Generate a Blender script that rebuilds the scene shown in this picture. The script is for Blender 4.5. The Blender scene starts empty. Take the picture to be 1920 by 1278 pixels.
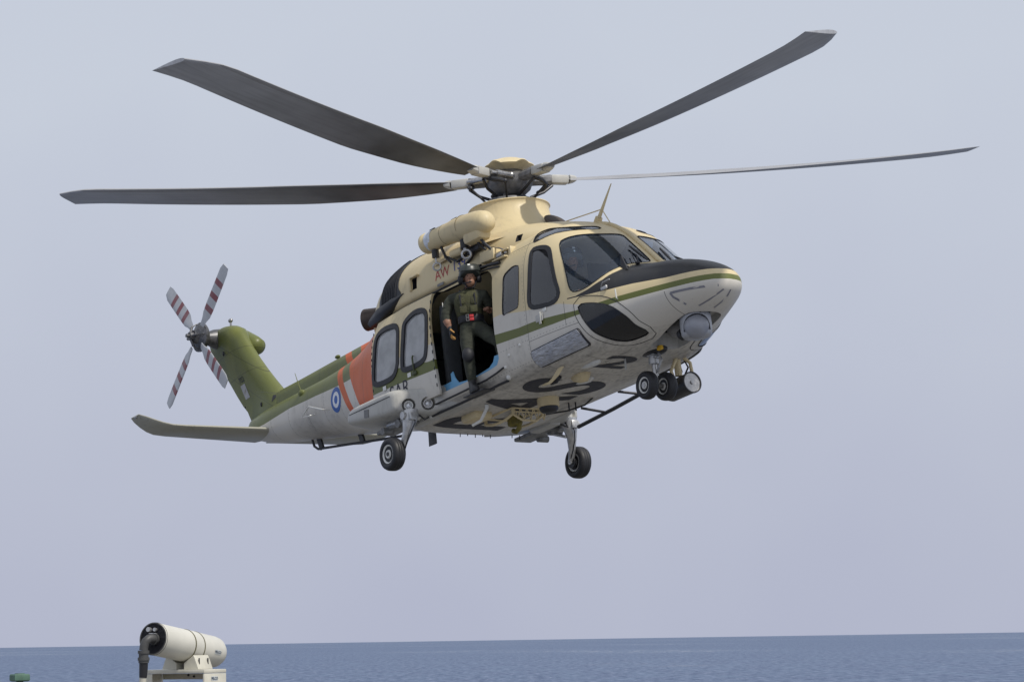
import bpy, bmesh, math, random
from mathutils import Vector, Matrix
from mathutils.bvhtree import BVHTree
random.seed(7)
sc = bpy.context.scene
COL = sc.collection

# ------------------------------------------------------------------ camera
CAM_LOC = Vector((0.0, 0.0, 14.0))          # eye height above the sea, on the ship's upper deck
F_PX = 6400.0                               # focal length in pixels of a 1920 px wide frame (120 mm on 36 mm)
# down direction seen by the lens (right, down, forward): pitched up 5 deg, rolled 0.9 deg
down = Vector((0.0151, 1.0, -558.5 / 6400.0)).normalized()
Zc = -down
Yc = (Vector((0, 0, 1)) - Zc * Zc.z).normalized()
Xc = Yc.cross(Zc)
M = Matrix((Xc, Yc, Zc))                    # lens axes (right, down, forward) -> world
right_w, up_w, back_w = M @ Vector((1, 0, 0)), M @ Vector((0, -1, 0)), M @ Vector((0, 0, -1))
cam_d = bpy.data.cameras.new('camera')
cam_d.sensor_width = 36.0
cam_d.lens = 36.0 * F_PX / 1920.0
cam_d.clip_start = 0.5
cam_d.clip_end = 120000.0
cam = bpy.data.objects.new('camera', cam_d)
COL.objects.link(cam)
cam.matrix_world = Matrix.Translation(CAM_LOC) @ Matrix((right_w, up_w, back_w)).transposed().to_4x4()
sc.camera = cam

# ------------------------------------------------------------------ sky, sun, exposure
SUN_DIR = Vector((0.40, -0.40, 0.84)).normalized()      # towards the sun
world = bpy.data.worlds.new('World')
sc.world = world
world.use_nodes = True
wn = world.node_tree
wn.nodes.clear()
wo = wn.nodes.new('ShaderNodeOutputWorld')
wb = wn.nodes.new('ShaderNodeBackground')
sky = wn.nodes.new('ShaderNodeTexSky')
sky.sky_type = 'NISHITA'
sky.sun_disc = False
sky.sun_elevation = math.asin(SUN_DIR.z)
sky.sun_rotation = math.atan2(SUN_DIR.x, SUN_DIR.y)
sky.air_density = 1.0
sky.dust_density = 4.0
sky.ozone_density = 1.0
tc = wn.nodes.new('ShaderNodeTexCoord')
sx = wn.nodes.new('ShaderNodeSeparateXYZ')
mr = wn.nodes.new('ShaderNodeMapRange')
mr.inputs['From Min'].default_value = -0.01
mr.inputs['From Max'].default_value = 0.19
hz = wn.nodes.new('ShaderNodeMix')
hz.data_type = 'RGBA'
hz.inputs[6].default_value = (4.92, 5.22, 6.58, 1)      # milky sea haze at the horizon
hz.inputs[7].default_value = (6.05, 6.48, 7.42, 1)      # thinner haze above
mx = wn.nodes.new('ShaderNodeMix')
mx.data_type = 'RGBA'
mx.inputs[0].default_value = 0.90
wn.links.new(tc.outputs['Generated'], sx.inputs[0])
wn.links.new(sx.outputs['Z'], mr.inputs['Value'])
# thin uneven haze
nz = wn.nodes.new('ShaderNodeTexNoise')
nz.inputs['Scale'].default_value = 9.0
nz.inputs['Detail'].default_value = 3.0
nzm = wn.nodes.new('ShaderNodeMapRange')
nzm.inputs['From Min'].default_value = 0.3
nzm.inputs['From Max'].default_value = 0.7
nzm.inputs['To Min'].default_value = -0.16
nzm.inputs['To Max'].default_value = 0.16
nza = wn.nodes.new('ShaderNodeMath')
nza.operation = 'ADD'
nza.use_clamp = True
wn.links.new(tc.outputs['Generated'], nz.inputs['Vector'])
wn.links.new(nz.outputs[0], nzm.inputs['Value'])
wn.links.new(nzm.outputs[0], nza.inputs[0])
wn.links.new(mr.outputs[0], nza.inputs[1])
wn.links.new(nza.outputs[0], hz.inputs[0])
wn.links.new(sky.outputs[0], mx.inputs[6])
wn.links.new(hz.outputs[2], mx.inputs[7])
wn.links.new(mx.outputs[2], wb.inputs['Color'])
wb.inputs['Strength'].default_value = 0.10
wn.links.new(wb.outputs[0], wo.inputs[0])

sun_d = bpy.data.lights.new('sun', 'SUN')
sun_d.energy = 3.0
sun_d.angle = math.radians(2.0)
sun_d.color = (1.0, 0.95, 0.86)
sun = bpy.data.objects.new('sun', sun_d)
COL.objects.link(sun)
sun.rotation_euler = (-SUN_DIR).to_track_quat('-Z', 'Y').to_euler()
sun.location = (0, 0, 60)

sc.view_settings.view_transform = 'Standard'
sc.view_settings.look = 'None'
sc.view_settings.exposure = 0.0
sc.view_settings.gamma = 1.0
sc.view_settings.use_curve_mapping = False
sc.cycles.max_bounces = 8
sc.cycles.transparent_max_bounces = 16
sc.cycles.use_denoising = True

# ------------------------------------------------------------------ helpers
def tag(o, label=None, cat=None, group=None, kind=None):
    if label: o['label'] = label
    if cat: o['category'] = cat
    if group: o['group'] = group
    if kind: o['kind'] = kind
    return o

def empty(name, matrix):
    o = bpy.data.objects.new(name, None)
    COL.objects.link(o)
    o.matrix_world = matrix
    o.empty_display_size = 0.3
    return o

def link(name, me, mat=None, parent=None, smooth=None):
    o = bpy.data.objects.new(name, me)
    COL.objects.link(o)
    if mat is not None:
        me.materials.clear()
        for m_ in (mat if isinstance(mat, (list, tuple)) else [mat]):
            me.materials.append(m_)
    if parent is not None:
        o.parent = parent
    if smooth is not None:
        shade(me, smooth)
    return o

def shade(me, angle=35):
    for p in me.polygons: p.use_smooth = True
    if angle < 180:
        try: me.set_sharp_from_angle(angle=math.radians(angle))
        except Exception: pass

class MB:
    """collects shapes in one vertex list"""
    def __init__(s): s.v, s.f = [], []
    def add(s, V, F):
        n = len(s.v)
        s.v += [tuple(p) for p in V]
        s.f += [tuple(i + n for i in f) for f in F]
        return s
    def box(s, c, d, rot=None):
        c = Vector(c); hx, hy, hz_ = d[0] / 2, d[1] / 2, d[2] / 2
        V = [Vector((x, y, z)) for x in (-hx, hx) for y in (-hy, hy) for z in (-hz_, hz_)]
        if rot is not None: V = [rot @ p for p in V]
        return s.add([c + p for p in V], [(0, 1, 3, 2), (4, 6, 7, 5), (0, 4, 5, 1), (2, 3, 7, 6), (0, 2, 6, 4), (1, 5, 7, 3)])
    def rbox(s, c, d, r, rot=None, seg=2):
        bm = bmesh.new(); bmesh.ops.create_cube(bm, size=1)
        for v in bm.verts: v.co = Vector((v.co.x * d[0], v.co.y * d[1], v.co.z * d[2]))
        bmesh.ops.bevel(bm, geom=bm.edges[:], offset=r, segments=seg, affect='EDGES', profile=0.5)
        c = Vector(c); bm.verts.index_update()
        V = [c + (rot @ v.co if rot is not None else v.co) for v in bm.verts]
        F = [[v.index for v in f.verts] for f in bm.faces]
        bm.free()
        return s.add(V, F)
    def rings(s, R, cap=True, close=True):
        n = len(R[0]); V = [p for r in R for p in r]; F = []
        for i in range(len(R) - 1):
            for k in range(n if close else n - 1):
                a, b = i * n + k, i * n + (k + 1) % n
                F.append((a, b, b + n, a + n))
        if cap:
            F.append(tuple(range(n))[::-1]); F.append(tuple(range((len(R) - 1) * n, len(R) * n)))
        return s.add(V, F)
    def tube(s, pts, r, n=10, cap=True):
        pts = [Vector(p) for p in pts]
        rr = r if isinstance(r, (list, tuple)) else [r] * len(pts)
        R = []; up = None
        for i, p in enumerate(pts):
            t = (pts[min(i + 1, len(pts) - 1)] - pts[max(i - 1, 0)]).normalized()
            if up is None: up = Vector((0, 0, 1)) if abs(t.z) < 0.9 else Vector((1, 0, 0))
            a = t.cross(up).normalized(); b = a.cross(t).normalized(); up = b
            R.append([p + rr[i] * (math.cos(2 * math.pi * k / n) * a + math.sin(2 * math.pi * k / n) * b) for k in range(n)])
        return s.rings(R, cap)
    def cyl(s, a, b, r, r2=None, n=20):
        return s.tube([a, b], [r, r if r2 is None else r2], n)
    def lathe(s, c, ax, prof, n=28, cap=True, arc=None):
        """prof: list of (distance along axis, radius)"""
        c, ax = Vector(c), Vector(ax).normalized()
        up = Vector((0, 0, 1)) if abs(ax.z) < 0.9 else Vector((1, 0, 0))
        a = ax.cross(up).normalized(); b = ax.cross(a)
        R = [[c + ax * h + r * (math.cos(2 * math.pi * k / n) * a + math.sin(2 * math.pi * k / n) * b) for k in range(n)] for h, r in prof]
        return s.rings(R, cap)
    def ball(s, c, d, n=16, m_=10, rot=None):
        c = Vector(c); R = []
        for i in range(m_ + 1):
            ph = math.pi * (i / m_) - math.pi / 2; ph = max(min(ph, math.pi / 2 - .02), -math.pi / 2 + .02)
            ring = [Vector((d[0] / 2 * math.cos(ph) * math.cos(2 * math.pi * k / n), d[1] / 2 * math.cos(ph) * math.sin(2 * math.pi * k / n), d[2] / 2 * math.sin(ph))) for k in range(n)]
            R.append([c + (rot @ p if rot is not None else p) for p in ring])
        return s.rings(R)
    def prism(s, P, n, d1, d2, flat=True):
        """closed outline P (3D), extruded from +d1 to -d2 along n"""
        P = [Vector(p) for p in P]; n = Vector(n).normalized(); c = sum(P, Vector()) / len(P)
        A = [p + n * (d1 - ((p - c).dot(n) if flat else 0)) for p in P]
        B = [p + n * (-d2 - ((p - c).dot(n) if flat else 0)) for p in P]
        return s.rings([A, B])
    def mesh(s, name='m'):
        me = bpy.data.meshes.new(name); me.from_pydata(s.v, [], s.f); me.update()
        bm = bmesh.new(); bm.from_mesh(me); bmesh.ops.recalc_face_normals(bm, faces=bm.faces[:]); bm.to_mesh(me); bm.free()
        return me
    def build(s, name, mat, parent=None, smooth=35, xf=None):
        me = s.mesh(name)
        if xf is not None: me.transform(xf)
        return link(name, me, mat, parent, smooth)

def evaluated(o):
    dg = bpy.context.evaluated_depsgraph_get(); dg.update()
    return bpy.data.meshes.new_from_object(o.evaluated_get(dg))

def boolean(me, cutters, op):
    """exact boolean of a mesh with a list of meshes"""
    a = bpy.data.objects.new('tmp_a', me); COL.objects.link(a); tmp = []
    for c in cutters:
        b = bpy.data.objects.new('tmp_b', c); COL.objects.link(b); tmp.append(b)
        md = a.modifiers.new('b', 'BOOLEAN'); md.operation = op; md.solver = 'EXACT'; md.object = b
    r = evaluated(a)
    for o in tmp + [a]: bpy.data.objects.remove(o)
    return r

def smooth_closed(P, n=44):
    """Catmull-Rom through a closed outline, resampled"""
    P = [Vector(p) for p in P]; k = len(P); out = []
    for i in range(k):
        p0, p1, p2, p3 = P[i - 1], P[i], P[(i + 1) % k], P[(i + 2) % k]
        for j in range(6):
            t = j / 6
            out.append(0.5 * ((2 * p1) + (p2 - p0) * t + (2 * p0 - 5 * p1 + 4 * p2 - p3) * t * t + (3 * p1 - p0 - 3 * p2 + p3) * t ** 3))
    L = [0.0]
    for i in range(len(out)): L.append(L[-1] + (out[(i + 1) % len(out)] - out[i]).length)
    res = []
    for j in range(n):
        d = L[-1] * j / n; i = 0
        while L[i + 1] < d: i += 1
        t = (d - L[i]) / max(L[i + 1] - L[i], 1e-9)
        res.append(out[i].lerp(out[(i + 1) % len(out)], t))
    return res

def inset(P, n, d):
    """move a closed outline inwards by d in the plane across n"""
    n = Vector(n).normalized(); k = len(P); out = []
    area = Vector()
    for i in range(k): area += P[i].cross(P[(i + 1) % k])
    sgn = 1 if area.dot(n) > 0 else -1
    for i in range(k):
        t = (P[(i + 1) % k] - P[i - 1]); t = (t - n * t.dot(n)).normalized()
        out.append(P[i] + n.cross(t) * d * sgn)
    return out

def newell(P):
    a = Vector()
    for i in range(len(P)): a += Vector(P[i]).cross(Vector(P[(i + 1) % len(P)]))
    return a.normalized()

def mirror(P): return [Vector((p[0], -p[1], p[2])) for p in P]

# ------------------------------------------------------------------ node expression helper
class X:
    """a shader value with arithmetic"""
    nt = None
    def __init__(s, sock): s.s = sock
    @staticmethod
    def op(o, *a, clamp=False):
        n = X.nt.nodes.new('ShaderNodeMath'); n.operation = o; n.use_clamp = clamp
        for i, v in enumerate(a):
            if isinstance(v, X): X.nt.links.new(v.s, n.inputs[i])
            else: n.inputs[i].default_value = v
        return X(n.outputs[0])
    def __add__(s, o): return X.op('ADD', s, o)
    __radd__ = __add__
    def __sub__(s, o): return X.op('SUBTRACT', s, o)
    def __rsub__(s, o): return X.op('SUBTRACT', o, s)
    def __mul__(s, o): return X.op('MULTIPLY', s, o)
    __rmul__ = __mul__
    def __gt__(s, o): return X.op('GREATER_THAN', s, o)
    def __lt__(s, o): return X.op('LESS_THAN', s, o)
    def abs(s): return X.op('ABSOLUTE', s)
    def max(s, o): return X.op('MAXIMUM', s, o)
    def min(s, o): return X.op('MINIMUM', s, o)
    def inv(s): return X.op('SUBTRACT', 1.0, s)
    def between(s, a, b): return (s > a) * (s < b)
    def lin(s, a, b, c=0.0, d=1.0):
        n = X.nt.nodes.new('ShaderNodeMapRange'); X.nt.links.new(s.s, n.inputs['Value'])
        n.inputs['From Min'].default_value = a; n.inputs['From Max'].default_value = b
        n.inputs['To Min'].default_value = c; n.inputs['To Max'].default_value = d
        return X(n.outputs[0])
    def curve(s, pts):
        """piecewise linear function through pts [(x, value)]"""
        lo, hi = min(p[0] for p in pts), max(p[0] for p in pts)
        v0, v1 = min(p[1] for p in pts), max(p[1] for p in pts)
        if v1 - v0 < 1e-6: v1 = v0 + 1e-3
        t = s.lin(lo, hi)
        n = X.nt.nodes.new('ShaderNodeFloatCurve'); cv = n.mapping.curves[0]
        pts = sorted(pts); q = [((a - lo) / (hi - lo), (b - v0) / (v1 - v0)) for a, b in pts]
        while len(cv.points) < len(q): cv.points.new(0.5, 0.5)
        for p, (a, b) in zip(cv.points, q): p.location = (a, b); p.handle_type = 'VECTOR'
        n.mapping.update(); X.nt.links.new(t.s, n.inputs['Value'])
        return X(n.outputs[0]).lin(0, 1, v0, v1)

def mixc(fac, a, b):
    n = X.nt.nodes.new('ShaderNodeMix'); n.data_type = 'RGBA'
    if isinstance(fac, X): X.nt.links.new(fac.s, n.inputs[0])
    else: n.inputs[0].default_value = fac
    for i, c in ((6, a), (7, b)):
        if isinstance(c, tuple): n.inputs[i].default_value = (*c, 1)
        else: X.nt.links.new(c, n.inputs[i])
    return n.outputs[2]

def noise(scale, detail=3.0, vec=None, rough=0.55, stretch=None):
    n = X.nt.nodes.new('ShaderNodeTexNoise'); n.inputs['Scale'].default_value = scale
    n.inputs['Detail'].default_value = detail; n.inputs['Roughness'].default_value = rough
    if vec is None:
        t = X.nt.nodes.new('ShaderNodeTexCoord'); vec = t.outputs['Object']
    if stretch:
        m_ = X.nt.nodes.new('ShaderNodeMapping'); m_.inputs['Scale'].default_value = stretch
        X.nt.links.new(vec, m_.inputs[0]); vec = m_.outputs[0]
    X.nt.links.new(vec, n.inputs['Vector'])
    return X(n.outputs[0])

def new_mat(name):
    m_ = bpy.data.materials.new(name); m_.use_nodes = True
    X.nt = m_.node_tree
    return m_, m_.node_tree.nodes['Principled BSDF']

def bump(b, h, strength=0.2, dist=0.01):
    n = X.nt.nodes.new('ShaderNodeBump'); n.inputs['Strength'].default_value = strength; n.inputs['Distance'].default_value = dist
    X.nt.links.new(h.s, n.inputs['Height']); X.nt.links.new(n.outputs[0], b.inputs['Normal'])

def simple(name, col, rough=0.5, metal=0.0, var=0.15, scale=9.0, coat=0.0, bmp=0.0):
    """a plain surface with a little mottling in colour and gloss"""
    m_, b = new_mat(name)
    n = noise(scale, 4.0)
    dark = tuple(c * (1 - var) for c in col); light = tuple(min(1, c * (1 + var)) for c in col)
    X.nt.links.new(mixc(n.lin(0.3, 0.7), dark, light), b.inputs['Base Color'])
    X.nt.links.new(n.lin(0.3, 0.7, max(rough - .08, .02), min(rough + .08, 1)).s, b.inputs['Roughness'])
    b.inputs['Metallic'].default_value = metal
    b.inputs['Coat Weight'].default_value = coat
    if bmp: bump(b, noise(scale * 3, 3.0), bmp, 0.01)
    return m_

def glass(name, tint, gloss=1.0, haze=0.0, hazecol=(.8, .82, .85)):
    """thin glazing: clear tinted sheet, fresnel reflection, some scratched or sky-tinted haze"""
    m_ = bpy.data.materials.new(name); m_.use_nodes = True; nt = X.nt = m_.node_tree
    nt.nodes.clear(); out = nt.nodes.new('ShaderNodeOutputMaterial')
    tr = nt.nodes.new('ShaderNodeBsdfTransparent'); tr.inputs[0].default_value = (*tint, 1)
    gl = nt.nodes.new('ShaderNodeBsdfGlossy'); gl.inputs['Roughness'].default_value = 0.03
    df = nt.nodes.new('ShaderNodeBsdfDiffuse'); df.inputs[0].default_value = (*hazecol, 1)
    tl = nt.nodes.new('ShaderNodeBsdfTranslucent'); tl.inputs[0].default_value = (*hazecol, 1)
    ad = nt.nodes.new('ShaderNodeMixShader'); ad.inputs[0].default_value = 0.5
    nt.links.new(df.outputs[0], ad.inputs[1]); nt.links.new(tl.outputs[0], ad.inputs[2])
    m1 = nt.nodes.new('ShaderNodeMixShader')
    hz_ = noise(2.2, 3.0).lin(.3, .75, haze * .55, haze * 1.25); nt.links.new(hz_.s, m1.inputs[0])
    nt.links.new(tr.outputs[0], m1.inputs[1]); nt.links.new(ad.outputs[0], m1.inputs[2])
    fr = nt.nodes.new('ShaderNodeFresnel'); fr.inputs[0].default_value = 1.5
    gm = nt.nodes.new('ShaderNodeNewGeometry')
    fx = X(fr.outputs[0]) * gloss * X(gm.outputs['Backfacing']).inv()      # the outer face mirrors, the inner face of the sheet does not
    m2 = nt.nodes.new('ShaderNodeMixShader'); nt.links.new(X.op('MINIMUM', fx, 0.95).s, m2.inputs[0])
    nt.links.new(m1.outputs[0], m2.inputs[1]); nt.links.new(gl.outputs[0], m2.inputs[2])
    nt.links.new(m2.outputs[0], out.inputs[0])
    return m_

def text_mesh(s, size, space=1.0, bold=0.0):
    """flat lettering, centred, in the xy plane"""
    c = bpy.data.curves.new('t', 'FONT'); c.body = s; c.size = size; c.align_x = 'CENTER'; c.align_y = 'CENTER'; c.space_character = space; c.offset = bold * size
    o = bpy.data.objects.new('t', c); COL.objects.link(o)
    me = evaluated(o); bpy.data.objects.remove(o); bpy.data.curves.remove(c)
    return me

def subdivide(me, edge):
    bm = bmesh.new(); bm.from_mesh(me); bmesh.ops.triangulate(bm, faces=bm.faces[:])
    for _ in range(6):
        long = [e for e in bm.edges if e.calc_length() > edge]
        if not long: break
        bmesh.ops.subdivide_edges(bm, edges=long, cuts=1); bmesh.ops.triangulate(bm, faces=bm.faces[:])
    bm.to_mesh(me); bm.free(); return me

def decal(name, me, org, u, v, bvh, mat, parent, off=0.004, edge=0.06):
    """lay flat artwork on a surface: shoot its vertices back along the plane normal"""
    org, u, v = Vector(org), Vector(u).normalized(), Vector(v).normalized(); n = u.cross(v).normalized()
    me = subdivide(me, edge)
    for p in me.vertices:
        q = org + u * p.co.x + v * p.co.y + n * 0.6
        loc, nor, idx, dist = bvh.ray_cast(q, -n, 1.5)
        p.co = (loc + n * off) if loc is not None else org + u * p.co.x + v * p.co.y
    me.update()
    return link(name, me, mat, parent, 180)
# ---- fuselage section parameters: x, w, zw, zt, zb, nt, nb
ST=[
(4.600,.010,1.085,1.095,1.075,2.0,2.0),
(4.585,.110,1.085,1.165,1.015,2.0,2.0),
(4.540,.225,1.085,1.235,.955,2.1,1.9),
(4.460,.305,1.085,1.305,.895,2.2,1.9),
(4.320,.405,1.085,1.390,.830,2.3,1.9),
(4.080,.525,1.09,1.500,.755,2.4,1.9),
(3.800,.645,1.10,1.585,.690,2.4,2.0),
(3.500,.765,1.11,1.635,.640,2.4,2.2),
(3.250,.870,1.12,1.690,.600,2.35,2.5),
(3.000,.940,1.15,1.905,.575,2.45,3.0),
(2.750,1.000,1.18,2.140,.56,2.6,3.6),
(2.500,1.050,1.22,2.350,.56,2.8,4.2),
(2.250,1.085,1.26,2.505,.56,3.05,4.6),
(2.000,1.110,1.29,2.600,.56,3.3,4.8),
(1.600,1.130,1.30,2.650,.56,3.45,5.0),
(1.000,1.130,1.30,2.655,.56,3.45,5.0),
(0.000,1.130,1.30,2.655,.56,3.4,5.0),
(-1.20,1.130,1.30,2.650,.56,3.3,5.0),
(-1.70,1.120,1.31,2.650,.58,3.1,4.5),
(-2.20,1.080,1.34,2.640,.72,3.0,3.4),
(-2.70,.960,1.40,2.520,.87,2.9,2.8),
(-3.30,.780,1.50,2.380,1.01,2.8,2.5),
(-4.00,.620,1.62,2.290,1.15,2.8,2.3),
(-5.00,.480,1.77,2.25,1.34,2.8,2.2),
(-6.00,.390,1.85,2.25,1.52,2.7,2.1),
(-6.80,.320,1.93,2.25,1.67,2.4,2.0),
(-7.30,.230,2.00,2.24,1.82,2.0,2.0),
(-7.60,.080,2.07,2.20,1.96,2.0,2.0),
(-7.64,.010,2.08,2.09,2.07,2.0,2.0),
]
def interp(ST,x):
    # monotone cubic (Fritsch-Carlson-ish) interpolation of the station table at x (table sorted by descending x)
    n=len(ST); i=0
    if x>=ST[0][0]: return list(ST[0][1:])
    if x<=ST[-1][0]: return list(ST[-1][1:])
    while not (ST[i+1][0]<=x<=ST[i][0]): i+=1
    x0,x1=ST[i][0],ST[i+1][0]; h=x1-x0; t=(x-x0)/h; out=[]
    def slope(k,c):
        if k<=0 or k>=n-1: 
            k2=min(max(k,0),n-1); a,b=(0,1) if k2==0 else (n-2,n-1)
            return (ST[b][c]-ST[a][c])/(ST[b][0]-ST[a][0])
        d0=(ST[k][c]-ST[k-1][c])/(ST[k][0]-ST[k-1][0]); d1=(ST[k+1][c]-ST[k][c])/(ST[k+1][0]-ST[k][0])
        if d0*d1<=0: return 0.0
        h0=abs(ST[k][0]-ST[k-1][0]); h1=abs(ST[k+1][0]-ST[k][0])
        w1=2*h1+h0; w2=h1+2*h0
        return (w1+w2)/(w1/d0+w2/d1)
    for c in range(1,len(ST[0])):
        a,b=ST[i][c],ST[i+1][c]; m0,m1=slope(i,c)*h,slope(i+1,c)*h
        out.append((2*t**3-3*t*t+1)*a+(t**3-2*t*t+t)*m0+(-2*t**3+3*t*t)*b+(t**3-t*t)*m1)
    return out
def section(pr,n,ins=0.0):
    w,zw,zt,zb,nt,nb=pr
    w=max(w-ins,.004); zt=max(zt-ins,zw+.004); zb=min(zb+ins,zw-.004)
    P=[]
    for k in range(n):
        a=2*math.pi*k/n; c,s=math.cos(a),math.sin(a)
        e=nt if s>=0 else nb; h=(zt-zw) if s>=0 else (zw-zb)
        P.append((w*math.copysign(abs(c)**(2/e),c), zw+h*math.copysign(abs(s)**(2/e),s)))
    return P

# ------------------------------------------------------------------ the helicopter's place in the air (nose-up hover)
HELI_R = Matrix(((0.55617899, 0.82482899, -0.10159753), (-0.25864124, 0.05561528, -0.96437112), (-0.78979088, 0.56264027, 0.24426685)))
HELI_T = Vector((0.35907878, 1.44362892, 47.3418533))
HM = Matrix.Translation(CAM_LOC + M @ HELI_T) @ (M @ HELI_R).to_quaternion().to_matrix().to_4x4()

# ------------------------------------------------------------------ paints
CREAM, GREY, GREEN, ORANGE = (.66, .545, .325), (.60, .57, .515), (.125, .142, .036), (.60, .095, .002)
def paint(name, zones=True, base=CREAM, fin=False):
    """military paint scheme laid out in aircraft stations (x forward, z up), with grime and panel joints"""
    m_, b = new_mat(name)
    t = X.nt.nodes.new('ShaderNodeTexCoord'); s = X.nt.nodes.new('ShaderNodeSeparateXYZ')
    X.nt.links.new(t.outputs['Object'], s.inputs[0])
    x, y, z = X(s.outputs[0]), X(s.outputs[1]), X(s.outputs[2])
    ay = y.abs()
    rgb = lambda c: mixc(0.0, c, c)
    if zones:
        grn_t = x.curve([(-2.5, 1.57), (-.7, 1.315), (.84, 1.29), (1.4, 1.235), (1.9, 1.22), (2.6, 1.155), (3.5, 1.17), (4.7, 1.17)])
        grn_b = x.curve([(-2.5, 1.24), (-.7, 1.17), (.85, 1.15), (1.5, 1.108), (2.15, 1.088), (4.7, 1.095)])
        cream_b = x.curve([(-2.5, 1.6), (.2, 1.52), (1.0, 1.53), (1.6, 1.42), (2.3, 1.33), (2.9, 1.15), (4.7, 1.15)])
        c = mixc(z > cream_b, GREY, CREAM)
        c = mixc(z.between(0, 9) * (z > grn_b) * (z < grn_t), c, GREEN)
        # anti-glare black on the nose deck, up to the windscreen frame
        low = x.curve([(2.45, 1.345), (2.83, 1.314), (3.2, 1.295), (3.5, 1.290), (3.97, 1.25), (4.7, 1.255)])
        up = x.curve([(2.45, 1.36), (2.62, 1.348), (2.84, 1.385), (3.05, 1.465), (3.18, 1.565), (3.24, 1.65), (3.29, 1.75), (4.7, 1.9)])
        c = mixc((z > low) * (z < up) * (x > 2.47), c, (.016, .017, .021))
        # tail: green over grey, orange bands
        gl = x.curve([(-7.7, 1.98), (-6.7, 1.94), (-5.8, 1.965), (-4.9, 1.925), (-4.0, 1.86), (-2.4, 1.74)])
        tail = x < -2.42
        c = mixc(tail, c, mixc(z > gl, GREY, GREEN))
        sl = x + (z - 2.138) * 0.66
        org = (sl.between(-4.22, -4.03) + (sl > -3.74)).min(1.0) * (z > 1.22) * tail
        c = mixc(org, c, ORANGE)
    elif fin:
        c = rgb(GREEN)
        c = mixc(noise(.9, 2.0).lin(.52, .56) * 0.5, c, (.19, .20, .045))
        q = z * .86 + x * .50
        c = mixc((((q + 1.02).abs() < .004) + ((z - 2.98).abs() < .004) + ((z - 3.42).abs() < .004) + ((q + 1.42).abs() < .003)).min(1.0) * .7, c, (.02, .022, .012))
    else:
        c = rgb(base)
    # faded and soiled paint
    n1 = noise(1.1, 4.0); n2 = noise(22.0, 5.0, stretch=(.5, 1, .18)); n3 = noise(48.0, 2.0)
    c = mixc(n1.lin(.35, .75, 0.0, .10), c, (.30, .27, .20))
    grime = (n2.lin(.50, .80) * n1.lin(.42, .66)) * 0.40
    c = mixc(grime, c, (.10, .09, .08))
    c = mixc((n3 > .735) * .35, c, (.09, .08, .07))
    if zones:
        # soot and oil on the belly, exhaust stain along the boom
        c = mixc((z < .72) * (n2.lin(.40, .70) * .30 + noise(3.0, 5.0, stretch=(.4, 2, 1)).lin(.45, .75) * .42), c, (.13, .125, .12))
        c = mixc(x.lin(-3.2, -4.8) * z.lin(1.9, 1.5) * n1.lin(.38, .7) * .45, c, (.13, .125, .13))
        # panel joints
        ln = lambda v, a, w=.0045: (v - a).abs() < w
        j = ln(x, 1.62) * z.between(.7, 2.5) + ln(x, 2.40) * z.between(1.0, 1.33) + ln(x, -2.95) * z.between(1.2, 2.4) + ln(x, -5.2) * (z > 1.5) + ln(x, 3.95) * (z < 1.07)
        j = j + ln(x, 1.75) * (z < .7) + ln(x, 2.42) * (z < .7) * (ay < .8) + ln(ay, .42) * x.between(1.75, 2.9) * (z < .7) + ln(x, -1.0) * (z < .66) + ln(x, .55) * (z < .66) * (ay < .85)
        j = j + ln(z, .985, .004) * x.between(1.62, 2.62) + ln(z, 2.36, .005) * x.between(-2.4, 1.7)
        fr_ = lambda v, k: X.op('FRACT', v * k)
        st = ((fr_(x, 1.62) - .5).abs() < .006) * (x < -2.9)
        riv = (ln(x, 1.585, .006) + ln(x, -2.91, .006) + ((fr_(x, 1.62) - .53).abs() < .009) * (x < -2.9)) * (fr_(z, 17.0) < .34) + (ln(z, 1.02, .006) * x.between(-.5, 2.6) + ln(z, 2.325, .006) * x.between(-.4, 1.6) + ln(z, .74, .006) * x.between(-1.6, 1.6)) * (fr_(x, 15.0) < .34)
        riv = riv + ((fr_(x, 2.4) - .5).abs() < .012) * (z < .64) * (fr_(y, 14.0) < .36)
        c = mixc(riv.min(1.0) * .45, c, (.07, .065, .06))
        c = mixc((j + st * .6).min(1.0) * .75, c, (.03, .03, .03))
    X.nt.links.new(c, b.inputs['Base Color'])
    X.nt.links.new(n1.lin(.3, .7, .36, .56).s, b.inputs['Roughness'])
    b.inputs['Coat Weight'].default_value = .05
    b.inputs['Coat Roughness'].default_value = .25
    b.inputs['Specular IOR Level'].default_value = .35
    bump(b, noise(3.2, 2.0) + noise(30.0, 2.0) * .08, .12, .02)
    return m_

MP = paint('fuselage_paint')
MC = paint('cream_paint', False)
MG = paint('grey_paint', False, (.46, .455, .43))
MFIN = paint('fin_paint', False, GREEN, True)
MINT = simple('cabin_lining', (.020, .021, .024), .8)
MRUB = simple('black_rubber', (.014, .0145, .018), .55)
MBLK = simple('black_composite', (.018, .018, .022), .45)
MDK = simple('dark_metal', (.055, .055, .06), .42, .7, .25, 20)
MST = simple('bare_steel', (.42, .41, .40), .32, .9, .2, 30)
MALU = simple('dull_aluminium', (.50, .50, .50), .42, .7, .2, 18)
MWHT = simple('white_enamel', (.66, .66, .63), .35, 0, .08, 12)
MBLUE = simple('pale_blue_liner', (.155, .38, .60), .55, 0, .08)
MINK = simple('stencil_ink', (.018, .019, .030), .6, 0, .25, 14)
MRED = simple('red_print', (.42, .05, .05), .5)
MNAVY = simple('blue_print', (.06, .07, .26), .5)
GW = glass('windscreen_glass', (.90, .93, .96), 1.7, .05, (.25, .38, .60))  # blue haze colour stands in for sky reflected in the pane
GR = glass('roof_glass', (.40, .47, .55), 2.2, .12, (.25, .32, .45))
GD = glass('tinted_glass', (.55, .56, .60), 1.8, .12, (.30, .31, .35))
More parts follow.
